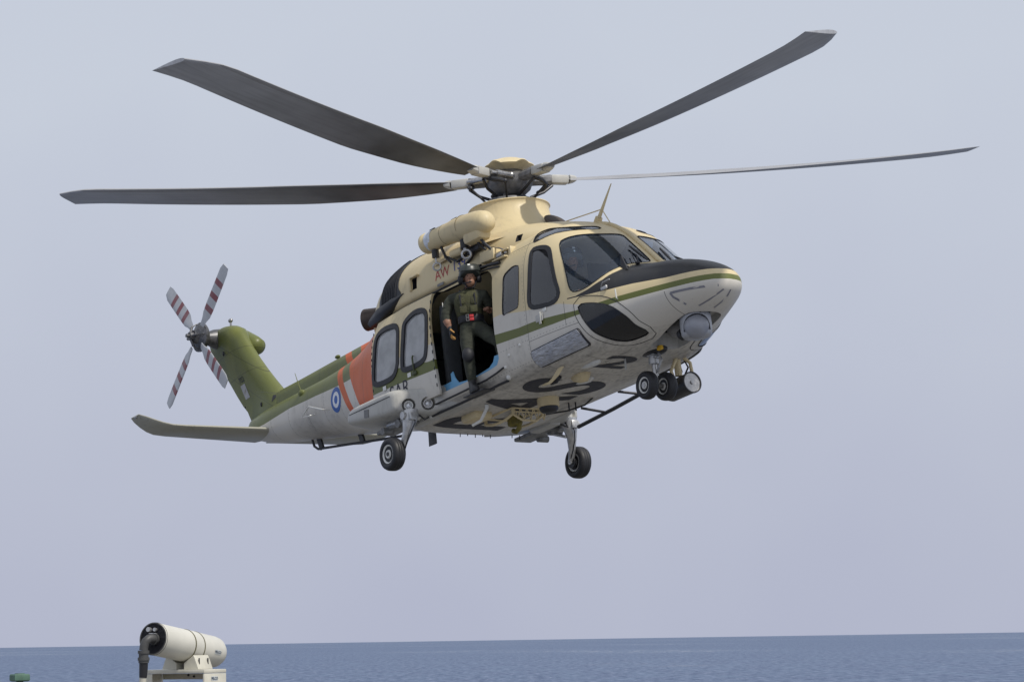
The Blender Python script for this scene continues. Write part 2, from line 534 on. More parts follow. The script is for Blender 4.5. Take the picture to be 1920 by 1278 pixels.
GH = glass('hazy_acrylic', (.80, .81, .82), 1.4, .60, (.92, .93, .94))
GC = glass('chin_glass', (.28, .30, .36), 1.5, .03)

heli = empty('helicopter', HM)
tag(heli, 'cream, green and orange rescue helicopter hovering above the sea with its side door open', 'helicopter')

# ------------------------------------------------------------------ fuselage shell
NA = 72
def xs_list():
    out = []
    for i in range(len(ST) - 1):
        a, b_ = ST[i][0], ST[i + 1][0]; k = max(1, int(math.ceil(abs(a - b_) / 0.085)))
        out += [a + (b_ - a) * j / k for j in range(k)]
    return out + [ST[-1][0]]
XS = xs_list()
def loft_mesh(table=None, xs=None, n=NA, zmin=None, ins=0.0):
    mb = MB(); table = table or ST; R = []
    for xx in (xs or XS):
        R.append([(xx, y_, max(z_, zmin) if zmin is not None else z_) for y_, z_ in section(interp(table, xx), n, ins)])
    return mb.rings(R).mesh('loft')
hull = loft_mesh()
HV = [v.co.copy() for v in hull.vertices]; HN = [v.normal.copy() for v in hull.vertices]
HF = [tuple(p.vertices) for p in hull.polygons]
hull_bvh = BVHTree.FromPolygons(HV, HF)

def shell(o1, o2):
    """closed skin between two offsets of the hull (o1 outside o2)"""
    mb = MB()
    n = len(HV)
    me = bpy.data.meshes.new('shell')
    me.from_pydata([v + k * o1 for v, k in zip(HV, HN)] + [v + k * o2 for v, k in zip(HV, HN)], [], HF + [tuple(i + n for i in reversed(f)) for f in HF])
    me.update(); return me

def hull_normals(me, tol=0.15, dotmin=0.80):
    """carry the smooth normals of the uncut hull over to a cut piece of it"""
    ln = [None] * len(me.loops); vn = {}
    for p in me.polygons:
        pn = p.normal
        for li in p.loop_indices:
            vi = me.loops[li].vertex_index
            if vi not in vn:
                loc, nor, fi, d = hull_bvh.find_nearest(me.vertices[vi].co)
                if loc is None or d > tol: vn[vi] = None
                else:
                    f = HF[fi]; w = [1.0 / ((HV[k] - loc).length + 1e-5) ** 2 for k in f]
                    vn[vi] = sum((HN[k] * q for k, q in zip(f, w)), Vector()).normalized()
            k = vn[vi]
            ln[li] = pn if k is None or abs(k.dot(pn)) < dotmin else (k if k.dot(pn) > 0 else -k)
    for p in me.polygons: p.use_smooth = True
    me.normals_split_custom_set(ln)

# window outlines on the starboard side, aircraft stations in metres
WINDSCREEN = [(2.251, -.921, 2.176), (2.245, -.886, 2.229), (2.292, -.833, 2.257), (2.374, -.741, 2.276), (2.469, -.61, 2.277), (2.563, -.414, 2.27), (2.592, -.169, 2.276), (2.62, -.109, 2.254), (2.752, -.115, 2.136), (2.911, -.115, 1.986), (3.049, -.115, 1.856), (3.157, -.122, 1.748), (3.195, -.161, 1.713), (3.215, -.233, 1.694), (3.205, -.341, 1.684), (3.182, -.446, 1.676), (3.160, -.537, 1.656), (3.135, -.659, 1.61), (3.09, -.764, 1.564), (3.03, -.853, 1.511), (2.94, -.921, 1.459), (2.819, -.971, 1.414), (2.702, -1.004, 1.397), (2.608, -1.026, 1.404), (2.548, -1.037, 1.438), (2.508, -1.04, 1.511), (2.464, -1.028, 1.676), (2.385, -.994, 1.895), (2.310, -.962, 2.058)]
COCKPIT = [(1.740, -1.023, 2.226), (1.816, -0.999, 2.257), (1.966, -0.985, 2.235), (2.075, -0.981, 2.193), (2.150, -0.996, 2.109), (2.228, -1.041, 1.900), (2.290, -1.065, 1.678), (2.343, -1.070, 1.501), (2.325, -1.075, 1.425), (2.229, -1.087, 1.361), (2.050, -1.106, 1.359), (1.835, -1.121, 1.387), (1.744, -1.126, 1.418), (1.694, -1.128, 1.476), (1.694, -1.127, 1.578), (1.727, -1.118, 1.774), (1.742, -1.086, 2.016)]
SIDEWIN = [(1.078, -1.129, 1.514), (1.118, -1.116, 1.843), (1.131, -1.090, 2.027), (1.211, -1.077, 2.087), (1.346, -1.067, 2.122), (1.456, -1.072, 2.104), (1.503, -1.084, 2.055), (1.510, -1.118, 1.814), (1.462, -1.129, 1.541), (1.378, -1.130, 1.503), (1.147, -1.130, 1.501)]
CHIN = [(2.667, -1.018, 1.183), (2.726, -1.005, 1.198), (2.897, -0.966, 1.163), (3.084, -0.918, 1.098), (3.230, -0.869, 1.007), (3.334, -0.774, 0.876), (3.352, -0.659, 0.769), (3.371, -0.483, 0.685), (3.249, -0.505, 0.658), (3.093, -0.584, 0.645), (2.997, -0.701, 0.668), (2.922, -0.829, 0.727), (2.843, -0.927, 0.812), (2.776, -0.982, 0.926), (2.706, -1.009, 1.063)]
EYEBROW = [(1.709, -0.948, 2.364), (1.666, -0.885, 2.444), (1.637, -0.769, 2.533), (1.755, -0.703, 2.555), (2.056, -0.704, 2.486), (2.266, -0.517, 2.452), (2.338, -0.327, 2.446), (2.410, -0.307, 2.401), (2.429, -0.402, 2.374), (2.351, -0.587, 2.376), (2.219, -0.734, 2.384), (2.045, -0.853, 2.385), (1.867, -0.925, 2.361), (1.738, -0.959, 2.345)]
DOOR = [(-.769, -.97, 2.285), (-.466, -.97, 2.288), (.057, -.974, 2.279), (.60, -.981, 2.262), (.757, -1.014, 2.202), (.838, -1.05, 2.108), (.86, -1.114, 1.789), (.84, -1.13, 1.424), (.852, -1.13, 1.195), (.879, -1.127, .98), (.858, -1.121, .911), (.784, -1.115, .874), (.51, -1.111, .852), (.004, -1.109, .844), (-.504, -1.109, .844), (-.70, -1.112, .858), (-.75, -1.123, .934), (-.76, -1.13, 1.136), (-.77, -1.13, 1.6)]
DW1 = [(-1.332, -1.108, 1.813), (-1.314, -1.076, 2.006), (-1.242, -1.056, 2.086), (-1.047, -1.038, 2.151), (-0.825, -1.047, 2.132), (-0.697, -1.069, 2.062), (-0.642, -1.097, 1.938), (-0.658, -1.126, 1.631), (-0.718, -1.130, 1.414), (-0.801, -1.130, 1.339), (-0.981, -1.130, 1.309), (-1.264, -1.129, 1.315), (-1.367, -1.127, 1.351), (-1.396, -1.126, 1.437)]
DW2 = [(-2.247, -1.055, 1.465), (-2.190, -1.053, 1.748), (-2.149, -1.017, 1.998), (-2.074, -0.996, 2.098), (-1.900, -0.998, 2.140), (-1.604, -1.028, 2.117), (-1.460, -1.058, 2.047), (-1.402, -1.092, 1.911), (-1.438, -1.123, 1.546), (-1.484, -1.123, 1.421), (-1.597, -1.120, 1.314), (-1.798, -1.110, 1.288), (-2.093, -1.081, 1.310), (-2.226, -1.060, 1.371)]
SIDE = Vector((0, -1, 0))
def outw(P):
    n = newell(P); return n if n.y < 0 or (abs(n.y) < .3 and n.z > 0) else -n
win = {}
for nm, P, n, k in (('windscreen', WINDSCREEN, None, 64), ('cockpit', COCKPIT, SIDE, 44), ('side', SIDEWIN, SIDE, 40), ('chin', CHIN, None, 44), ('eyebrow', EYEBROW, None, 44), ('door', DOOR, SIDE, 56), ('dw1', DW1, SIDE, 44), ('dw2', DW2, SIDE, 44)):
    S = smooth_closed(P, k)
    if nm == 'chin': S = inset(S, newell(S), -.022)
    win[nm] = (S, n if n is not None else outw(S))
def pr(P, n, d1=.30, d2=.22): return MB().prism(P, n, d1, d2).mesh('cut')
def flip(n): return Vector((n[0], -n[1], n[2]))

cabin = loft_mesh(None, [3.30, 3.2, 3.1, 3.0, 2.9, 2.8, 2.7, 2.6, 2.5, 2.4, 2.3, 2.2, 2.0, 1.8, 1.4, 1.0, .5, 0, -.5, -1, -1.5, -1.8, -2.1, -2.35], 48, .80, .055)
cutters = []
for nm in ('windscreen', 'cockpit', 'side', 'chin', 'eyebrow'):
    S, n = win[nm]; cutters += [pr(S, n), pr(mirror(S), flip(n))]
S, n = win['door']; cutters.append(pr(S, n, .3, .45))
for nm in ('dw1', 'dw2'):
    S, n = win[nm]; cutters.append(pr(inset(S, n, .01), n, .3, .3))
PORTW = [[Vector((p.x + dx, -p.y, p.z)) for p in win[nm][0]] for nm, dx in (('dw1', 1.45), ('dw2', 1.45))]
for P in PORTW: cutters.append(pr(P, (0, 1, 0), .3, .22))
for P in PORTW[:0]: pass
REC = smooth_closed([Vector(p) for p in ((3.06, -.20, .6), (3.35, -.27, .6), (3.75, -.31, .6), (4.0, -.27, .6), (4.13, -.12, .6), (4.16, 0, .6), (4.13, .12, .6), (4.0, .27, .6), (3.75, .31, .6), (3.35, .27, .6), (3.06, .20, .6))], 40)
cutters.append(pr(REC, (0, 0, 1), .255, .40))      # recess under the nose for the camera turret
fus = boolean(boolean(hull, [cabin], 'DIFFERENCE'), cutters, 'DIFFERENCE')
hull_normals(fus, .004)
fus.materials.clear(); fus.materials.append(MP); fus.materials.append(MINT); fus.materials.append(MRUB); fus.materials.append(MC); fus.materials.append(MG)
for p in fus.polygons:
    loc, nor, fi, d = hull_bvh.find_nearest(p.center)
    if p.center.x > 2.95 and p.center.z < .87 and d > .006 and abs(p.center.y) < .33: p.material_index = 4; continue
    p.material_index = 0 if d < .006 and abs(nor.dot(p.normal)) > .5 else (3 if d < .03 and abs(nor.dot(p.normal)) < .45 and p.center.z > 1.3 and p.center.x > 1.0 else 1)
fuselage = bpy.data.objects.new('fuselage', fus); COL.objects.link(fuselage); fuselage.parent = heli

# glazing and rubber seals cut from offset skins of the hull
pane_skin, seal_skin, joint_skin = shell(-.003, -.009), shell(.007, -.03), shell(.003, -.02)
def pane(name, P, n, mat, ins=-.012, parent=heli, skin=None):
    me = boolean((skin or pane_skin).copy(), [pr(inset(P, n, ins), n, .28, .25)], 'INTERSECT')
    hull_normals(me); return link(name, me, mat, parent)
def ring_mesh(P, n, w, d1=.28, d2=.25):
    n = Vector(n).normalized(); c = sum(P, Vector()) / len(P); Q = inset(P, n, w); R = []
    for L, d in ((P, d1), (Q, d1), (Q, -d2), (P, -d2)):
        R.append([p + n * (d - (p - c).dot(n)) for p in L])
    return MB().rings(R + [R[0]], cap=False).mesh('ring')
def seal(name, P, n, w, mat, parent=heli, skin=None):
    me = ring_mesh(P, n, w)
    bm = bmesh.new(); bm.from_mesh(me); bmesh.ops.remove_doubles(bm, verts=bm.verts[:], dist=1e-5); bmesh.ops.recalc_face_normals(bm, faces=bm.faces[:]); bm.to_mesh(me); bm.free()
    me = boolean((skin or seal_skin).copy(), [me], 'INTERSECT')
    hull_normals(me); return link(name, me, mat, parent)
for sgn in (1, -1):
    g = lambda nm: win[nm] if sgn == 1 else (mirror(win[nm][0]), flip(win[nm][1]))
    S, n = g('windscreen'); w_ = pane('windscreen', S, n, GW); seal('windscreen_seal', S, n, .006, MRUB, w_)
    S, n = g('cockpit'); w_ = pane('cockpit_window', S, n, GD); seal('window_seal', inset(S, n, -.012), n, .062, MRUB, w_)
    S, n = g('side'); w_ = pane('side_window', S, n, GD); seal('window_seal', S, n, .007, MRUB, w_)
    S, n = g('chin'); w_ = pane('chin_window', S, n, GC); seal('window_seal', S, n, .006, MRUB, w_); seal('panel_joint', inset(S, n, -.085), n, .008, MRUB, w_, joint_skin)
    S, n = g('eyebrow'); w_ = pane('roof_window', S, n, GR); seal('window_seal', S, n, .006, MRUB, w_)
for P in PORTW:
    w_ = pane('cabin_window', P, (0, 1, 0), GH); seal('window_seal', inset(P, Vector((0, 1, 0)), -.02), Vector((0, 1, 0)), .06, MRUB, w_)

# ------------------------------------------------------------------ sliding door, slid aft over the cabin side
D_OUT = [(-.63, 2.29), (-1.4, 2.30), (-2.16, 2.275), (-2.23, 1.97), (-2.27, 1.57), (-2.28, 1.27), (-2.26, .87), (-2.20, .81), (-1.4, .81), (-.54, .81), (-.51, .87), (-.525, 1.07), (-.555, 1.37), (-.59, 1.77)]
DP = [Vector((a, -1.1, b_)) for a, b_ in D_OUT]
door_skin = shell(.085, .050)
door_me = boolean(door_skin.copy(), [pr(DP, SIDE, .35, .25)], 'INTERSECT')
door_me = boolean(door_me, [pr(win[k][0], SIDE, .35, .25) for k in ('dw1', 'dw2')], 'DIFFERENCE')
hull_normals(door_me)
door = link('sliding_door', door_me, MP, heli)
dps, dss = shell(.072, .064), shell(.098, .045)
for k in ('dw1', 'dw2'):
    S, n = win[k]
    pane('door_window', S, n, GH, -.008, door, dps); seal('window_seal', inset(S, n, -.004), n, .075, MRUB, door, dss)
fm = MB().box((0, 0, 0), (.020, .006, .048)).mesh('fastener'); fm.materials.append(MRUB)
for k in range(11):            # row of fastener slots down the door's front edge
    zz = 2.13 - k * .118; xx = -.605 + .03 * k / 5
    loc, nor, fi, d = hull_bvh.ray_cast(Vector((xx, -2, zz)), Vector((0, 1, 0)))
    if loc is not None: o = bpy.data.objects.new('fastener', fm); COL.objects.link(o); o.parent = door; o.location = loc + nor * .087
for k in range(10):
    zz = 2.09 - k * .088; xx = -2.205 - .012 * k / 3
    loc, nor, fi, d = hull_bvh.ray_cast(Vector((xx, -2, zz)), Vector((0, 1, 0)))
    if loc is not None: o = bpy.data.objects.new('fastener', fm); COL.objects.link(o); o.parent = door; o.location = loc + nor * .087; o.scale = (.8, 1, .75)
mb = MB(); mb.tube([(-1.07, -1.215, 1.50), (-1.065, -1.235, 1.47), (-1.05, -1.235, 1.25), (-1.02, -1.215, 1.22)], .013, 8); mb.rbox((-1.05, -1.228, 1.24), (.11, .03, .05), .01)
mb.build('door_handle', simple('olive_handle', (.05, .06, .02), .5), door)
for q in ((-1.20, -1.221, 1.255), (-1.88, -1.208, 1.235)): MB().box(q, (.085, .004, .062)).build('door_placard', MWHT, door)
door_bvh = BVHTree.FromPolygons([v.co for v in door_me.vertices], [tuple(p.vertices) for p in door_me.polygons])
decal('lettering', text_mesh('SAR', .30, 1.05), (-1.50, -1.25, 1.10), (1, 0, 0), (0, 0, 1), door_bvh, MINK, door)
# door rails along the cabin side
mb = MB()
R_ = []
for xx in [-2.5 + .1 * k for k in range(36)]:
    loc, nor, fi, d = hull_bvh.ray_cast(Vector((xx, -2, 2.335)), Vector((0, 1, 0)))
    if loc is not None: R_.append(loc + nor * .012)
mb.tube(R_, .016, 6); mb.build('door_rail', MDK, heli)
mb = MB(); mb.tube([(.96, -1.125, .80), (.80, -1.13, .765), (.55, -1.135, .735), (-.2, -1.135, .72), (-.75, -1.135, .715)], .014, 6); mb.build('door_rail', MBLK, heli)
mb = MB(); mb.tube([(.90, -1.02, .64), (.72, -1.06, .625), (.56, -1.075, .61), (-.2, -1.075, .60), (-.95, -1.075, .60)], .020, 6); mb.build('sill_strip', MBLK, heli)

# ------------------------------------------------------------------ cabin fittings seen through the door and glass
def panel(name, pts, n, th, mat, parent=heli):
    return MB().prism(pts, n, 0, th, flat=False).build(name, mat, parent, 30)
panel('sill_liner', [(-.70, -1.062, .83), (-.30, -1.07, .835), (.45, -1.07, .85), (.80, -1.07, .875), (.868, -1.075, .93), (.868, -1.085, 1.02), (.72, -1.085, 1.03), (.66, -1.075, .96), (.55, -1.07, .91), (.30, -1.07, .885), (.05, -1.065, .875), (-.22, -1.065, .90), (-.30, -1.065, .99), (-.34, -1.065, 1.09), (-.40, -1.065, 1.07), (-.40, -1.062, .965), (-.60, -1.062, .955), (-.72, -1.062, .975)], (0, -1, 0), .012, MBLUE)
MB().rbox((-.35, -.80, .835), (.72, .50, .06), .015).build('floor_mat', MBLUE, heli)
def seat(name, x0, y0, fw=1):
    mb = MB()
    mb.rbox((x0, y0, 1.12), (.48, .46, .12), .04); mb.rbox((x0 - fw * .25, y0, 1.48), (.12, .44, .66), .05, Matrix.Rotation(-fw * .16, 3, 'Y')); mb.rbox((x0 - fw * .30, y0, 1.93), (.10, .26, .20), .04)
    mb.box((x0, y0, .93), (.36, .36, .28))
    return mb.build(name, simple('seat_cloth', (.03, .033, .03), .85), heli)
seat('pilot_seat', 1.86, -.52); seat('pilot_seat', 1.86, .52)
for y0 in (-.62, 0.0, .62): seat('cabin_seat', -1.95, y0)
seat('cabin_seat', .62, .62, -1)
mb = MB(); mb.rbox((2.92, 0, 1.42), (.30, 1.55, .34), .06, Matrix.Rotation(-.35, 3, 'Y')); mb.rbox((2.35, 0, 1.15), (.9, .34, .40), .05)
mb.build('instrument_panel', MBLK, heli)
mb = MB(); mb.box((1.28, -.62, 1.55), (.05, .75, 1.45)); mb.box((1.28, .62, 1.55), (.05, .75, 1.45)); mb.build('cockpit_bulkhead', MINT, heli)
mb = MB(); mb.rbox((-.62, -.86, 1.5), (.10, .26, 1.25), .04); mb.build('cabin_pillar', simple('pillar_grey', (.05, .055, .06), .6), heli)

# ------------------------------------------------------------------ engine cowling above the cabin
CW = [(2.16, .20, 2.44, 2.56, 2.30, 2.2, 2.2), (1.85, .52, 2.44, 2.68, 2.30, 2.3, 2.2), (1.45, .72, 2.44, 2.80, 2.30, 2.4, 2.3), (.95, .86, 2.44, 2.92, 2.30, 2.5, 2.4), (.4, .945, 2.44, 3.02, 2.28, 2.5, 2.6), (-.2, .985, 2.44, 3.12, 2.28, 2.5, 2.8), (-1.0, 1.0, 2.44, 3.21, 2.28, 2.5, 2.8), (-1.6, .995, 2.45, 3.23, 2.28, 2.5, 2.8), (-2.0, .97, 2.45, 3.18, 2.28, 2.5, 2.8), (-2.3, .92, 2.43, 3.06, 2.26, 2.5, 2.6), (-2.55, .84, 2.38, 2.88, 2.22, 2.4, 2.4), (-2.8, .68, 2.32, 2.66, 2.20, 2.3, 2.2), (-3.05, .42, 2.26, 2.42, 2.18, 2.1, 2.1), (-3.1, .10, 2.24, 2.28, 2.2, 2, 2)]
cxs = [2.16 - k * .0751 for k in range(71)]
cow_me = loft_mesh(CW, cxs, 64)
CV = [v.co.copy() for v in cow_me.vertices]; CF = [tuple(p.vertices) for p in cow_me.polygons]; CN = [v.normal.copy() for v in cow_me.vertices]
cow_bvh = BVHTree.FromPolygons(CV, CF)
cut = []
mb = MB(); mb.box((-1.19, -1.0, 2.60), (.13, .34, .17)); cut.append(mb.mesh())
mb = MB(); mb.box((-1.19, 1.0, 2.60), (.13, .34, .17)); cut.append(mb.mesh())
mb = MB(); mb.box((1.16, -.86, 2.60), (.10, .24, .10)); cut.append(mb.mesh())
cow_me = boolean(cow_me, cut, 'DIFFERENCE')
cowling = link('engine_cowling', cow_me, [MC, MBLK], heli, 32)
for p in cow_me.polygons:
    loc, nor, fi, d = cow_bvh.find_nearest(p.center)
    p.material_index = 1 if d > .012 else 0
def cow_skin(o1, o2):
    n = len(CV); me = bpy.data.meshes.new('s')
    me.from_pydata([v + k * o1 for v, k in zip(CV, CN)] + [v + k * o2 for v, k in zip(CV, CN)], [], CF + [tuple(i + n for i in reversed(f)) for f in CF]); me.update(); return me
# louvred engine-bay panels, pale rear caps
MGRL = simple('louvre_black', (.018, .019, .024), .5)
for sg in (-1, 1):
    O = [(-1.50, 3.16), (-1.62, 2.9), (-1.62, 2.66), (-1.56, 2.52), (-2.18, 2.50), (-2.17, 2.72), (-2.08, 2.95), (-1.93, 3.16), (-1.7, 3.22)]
    P = [Vector((a, sg * .9, b_)) for a, b_ in O]
    me = boolean(cow_skin(.010, -.02), [pr(smooth_closed(P, 40), (0, sg, 0), .35, .55)], 'INTERSECT')
    gr = link('louvre_panel', me, MGRL, heli, 30)
    for k in range(9):                              # ribs proud of the panel
        xx = -1.69 - k * .052; L = []
        for q in range(12):
            zz = 2.54 + q * .05
            if zz > 3.12 - max(0, (-xx - 2.0)) * .65: break
            loc, nor, fi, d = cow_bvh.ray_cast(Vector((xx, sg * 2, zz)), Vector((0, -sg, 0)))
            if loc is not None: L.append(loc + nor * .012)
        if len(L) > 2: MB().tube(L, .015, 6).build('louvre_rib', MGRL, gr)
    # dark drip fairing under the louvres
    L = [(-1.48, sg * .99, 2.54), (-1.8, sg * 1.03, 2.47), (-2.2, sg * 1.02, 2.42), (-2.52, sg * .96, 2.38)]
    mb = MB(); R_ = []
    for k, p in enumerate(L):
        p = Vector(p); hgt = (.02, .085, .10, .06)[k]
        R_.append([p + Vector((0, sg * .015, -hgt * .2)), p + Vector((0, -sg * .015, hgt * .8)), p + Vector((0, -sg * .16, hgt)), p + Vector((0, -sg * .16, -hgt)), p + Vector((0, -sg * .02, -hgt))])
    mb.rings(R_).build('exhaust_shroud', MBLK, heli, 50)
    # exhaust stack, an oval heat-stained duct
    mexh = simple('heat_stained_steel', (.085, .065, .055), .5, .7, .4, 5)
    A, d_ = Vector((-2.30, sg * .56, 2.50)), Vector((-1.0, sg * .42, .05)).normalized(); R_ = []
    for h, r in ((0, .13), (.30, .145), (.45, .155), (.58, .165), (.58, .15), (.45, .14), (.2, .12)):
        c = A + d_ * h; a = d_.cross(Vector((0, 0, 1))).normalized(); b_ = a.cross(d_)
        R_.append([c + a * r * .95 * math.cos(t * math.pi / 12) + b_ * r * 1.0 * math.sin(t * math.pi / 12) for t in range(24)])
    MB().rings(R_, cap=False).build('exhaust_pipe', mexh, heli, 40)
# cowling lettering
decal('lettering', text_mesh('AW', .215, .95), (-.47, -1.25, 2.545), (1, 0, .0), (-.10, 0, 1), cow_bvh, MRED, cowling, .004, .05)
decal('lettering', text_mesh('139', .215, 1.0), (-.06, -1.25, 2.56), (1, 0, .0), (-.10, 0, 1), cow_bvh, MNAVY, cowling, .004, .05)
mb = MB(); mb.box((-.52, -1.003, 2.40), (.16, .006, .035)); mb.build('lettering_strip', simple('grey_print', (.2, .2, .2), .6), cowling)
# intake lips
mb = MB(); mb.rbox((-1.27, -1.005, 2.60), (.05, .05, .19), .015); mb.rbox((-1.16, -1.005, 2.695), (.20, .05, .025), .01); mb.build('intake_lip', MC, heli)

# mast fairing: concave collar blending into the cowling
AXC = Vector((-.02, 0, 0))
R_ = []
for h, r, fx in ((2.70, 1.30, 1.30), (2.80, 1.12, 1.24), (2.90, .95, 1.16), (3.0, .82, 1.10), (3.1, .72, 1.06), (3.2, .645, 1.03), (3.3, .595, 1.01), (3.38, .572, 1.0), (3.425, .570, 1.0), (3.44, .585, 1.0), (3.452, .578, 1.0), (3.45, .555, 1.0), (3.35, .545, 1.0), (3.1, .53, 1.0)):
    q = []
    for k in range(56):
        t = 2 * math.pi * k / 56; lean = .0975 * (h - 3.84)
        q.append((-.05 + lean + (r * fx + (.22 * max(0, 3.25 - h) if math.cos(t) < 0 else 0) * 1.4) * math.cos(t), r * min(1.0, .78 + .30 * (h - 2.7)) * math.sin(t) if h < 3.4 else r * math.sin(t), h + .03 * math.cos(t) * 0))
    R_.append(q)
fair = MB().rings(R_, cap=False).build('mast_fairing', MC, heli, 50)
# forward cooling scoop on the fairing
MB().ball((.86, .10, 2.985), (.42, .34, .11), 24, 12, Matrix.Rotation(.72, 3, 'Y')).build('cooling_scoop', simple('scoop_brown', (.06, .045, .035), .6), heli, 60)

# dorsal drive-shaft cover along the boom
R_ = []
for xx, hw, zt in ((-2.75, .34, 2.50), (-3.2, .30, 2.51), (-4.0, .24, 2.51), (-5.0, .20, 2.495), (-6.0, .165, 2.475), (-6.5, .15, 2.47), (-6.9, .12, 2.45)):
    R_.append([(xx, hw * c_, 2.02 + (zt - 2.02) * s_) for c_, s_ in ((1.1, 0), (1.05, .45), (.98, .72), (.80, .92), (.45, .99), (0, 1.0), (-.45, .99), (-.80, .92), (-.98, .72), (-1.05, .45), (-1.1, 0))])
MB().rings(R_).build('shaft_cover', MP, heli, 45)

# ------------------------------------------------------------------ main rotor
HUB = Vector((0, 0, 3.836)); CONE, TA, TB, PH0 = .0859, -.0975, -.004, 3.769
AX = Vector((-TA, -TB, 1)).normalized()
E1 = (Vector((1, 0, 0)) - AX * AX.x).normalized(); E2 = AX.cross(E1)
RM = Matrix.Translation(HUB) @ Matrix((E1, E2, AX)).transposed().to_4x4()
MBLT = simple('rotor_upper_grey', (.30, .30, .31), .45, 0, .12, 3)
MBLB = simple('rotor_lower_black', (.060, .062, .068), .45, 0, .25, 2)
m_, b = new_mat('rotor_lower_grey')          # black root, paler towards the tip: rotor blur over sky put into the colour
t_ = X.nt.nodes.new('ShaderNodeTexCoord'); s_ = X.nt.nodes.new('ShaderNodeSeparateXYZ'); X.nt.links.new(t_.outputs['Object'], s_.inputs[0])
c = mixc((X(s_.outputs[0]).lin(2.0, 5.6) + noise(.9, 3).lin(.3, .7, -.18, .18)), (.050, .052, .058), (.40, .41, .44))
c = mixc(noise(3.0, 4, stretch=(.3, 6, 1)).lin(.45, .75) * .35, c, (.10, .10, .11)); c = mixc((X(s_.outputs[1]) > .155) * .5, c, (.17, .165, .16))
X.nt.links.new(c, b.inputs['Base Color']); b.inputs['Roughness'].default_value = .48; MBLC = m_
MTIT = simple('hub_titanium', (.17, .168, .17), .5, .25, .35, 16)
mb = MB()
mb.lathe((0, 0, 0), (0, 0, 1), [(-.62, .12), (-.22, .12), (-.21, .20), (-.13, .29), (-.02, .33), (.05, .33), (.08, .26), (.16, .17), (.18, .08)], 32)
mb.lathe((0, 0, -.32), (0, 0, 1), [(-.06, .16), (-.06, .30), (.0, .34), (.05, .31), (.06, .16)], 32)
mb.lathe((0, 0, -.50), (0, 0, 1), [(-.04, .14), (-.04, .25), (.03, .26), (.04, .14)], 32)
for k in range(5):
    t = PH0 + k * 2 * math.pi / 5 + .25; d = Vector((math.cos(t), math.sin(t), 0))
    mb.cyl(d * .14 + Vector((0, 0, -.15)), d * .30 + Vector((0, 0, -.36)), .022, n=8)
rotor = mb.build('main_rotor', MTIT, heli, 35, RM)
# cream cap with five scallops over the grips
R_ = []
for h, r in ((.05, .13), (.10, .15), (.150, .20), (.180, .28), (.195, .345), (.207, .355), (.220, .345), (.270, .27), (.315, .16), (.332, .06), (.335, .01)):
    q = []
    for k in range(80):
        t = 2 * math.pi * k / 80; sc_ = math.cos(5 * (t - PH0))
        up = .040 * max(0, sc_) * min(1, max(0, (r - .12) / .16)) if h < .225 else .020 * max(0, sc_) * max(0, (r - .2) / .15)
        q.append((r * math.cos(t), r * math.sin(t), h + up))
    R_.append(q)
MB().rings(R_).build('hub_cap', MC, rotor, 60, RM)
def airfoil(c, th):
    up = [(.30, 0), (.285, .022), (.25, .040), (.17, .056), (.05, .062), (-.12, .055), (-.30, .040), (-.50, .020), (-.70, .002)]
    lo = [(-.50, -.010), (-.30, -.020), (-.12, -.030), (.05, -.036), (.17, -.036), (.25, -.028), (.285, -.016)]
    return [(a * c, b_ * c * th) for a, b_ in up + lo]
def blade_mesh(sections):
    """sections: r, chord, thickness factor, pitch, lift above the hub plane, chord offset"""
    R_ = []
    for r, c, th, pit, zz, off in sections:
        q = []
        for a, b_ in airfoil(c, th):
            a += off
            q.append((r, a * math.cos(pit) - b_ * math.sin(pit), zz + a * math.sin(pit) + b_ * math.cos(pit)))
        R_.append(q)
    return MB().rings(R_).mesh('blade')
cz = lambda r: math.sin(CONE) * (r * .55 + r * r * .45 / 6.9)
SECT = []
for k in range(26):
    r = .86 + (7.05 - .86) * k / 25
    c = .26 + (.54 - .26) * min(1, max(0, (r - .9) / 1.1)) ** .8 + .15 * min(1, max(0, (r - 2.0) / 1.2))
    off = 0
    if r > 6.40: c *= 1 - .22 * ((r - 6.40) / .65) ** 1.5; off = -.20 * ((r - 6.40) / .65) ** 1.5
    SECT.append((r, c, 1.25 if r < 2 else 1.0, math.radians(17 - 11 * r / 6.9), cz(r), off))
blade0 = blade_mesh(SECT)
blade0.materials.clear()
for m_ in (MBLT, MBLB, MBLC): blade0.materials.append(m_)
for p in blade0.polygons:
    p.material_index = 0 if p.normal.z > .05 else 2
shade(blade0, 50)
grip = MB()
grip.rings([[(r, w * a, h * b_ + cz(r)) for a, b_ in ((1, .4), (.6, 1), (-.6, 1), (-1, .4), (-1, -.4), (-.6, -1), (.6, -1), (1, -.4))] for r, w, h in ((.16, .10, .05), (.30, .085, .06), (.42, .075, .065), (.60, .085, .07))])
grip_me = grip.mesh('grip')
cuff = MB(); cuff.rbox((.73, 0, cz(.73)), (.27, .16, .125), .025); cuff.rings([[(r, w * a, h * b_ + cz(r)) for a, b_ in ((1, .5), (.7, 1), (-.7, 1), (-1, .5), (-1, -.5), (-.7, -1), (.7, -1), (1, -.5))] for r, w, h in ((.88, .078, .058), (.95, .07, .045), (.98, .06, .03))])
cuff_me = cuff.mesh('cuff')
damp = MB(); damp.cyl((.26, .20, .02), (.52, .13, .03), .048, n=14); damp.cyl((.50, .135, .03), (.60, .10, .035), .026, n=10); damp.ball((.26, .20, .02), (.11, .11, .11))
damp_me = damp.mesh('damper')
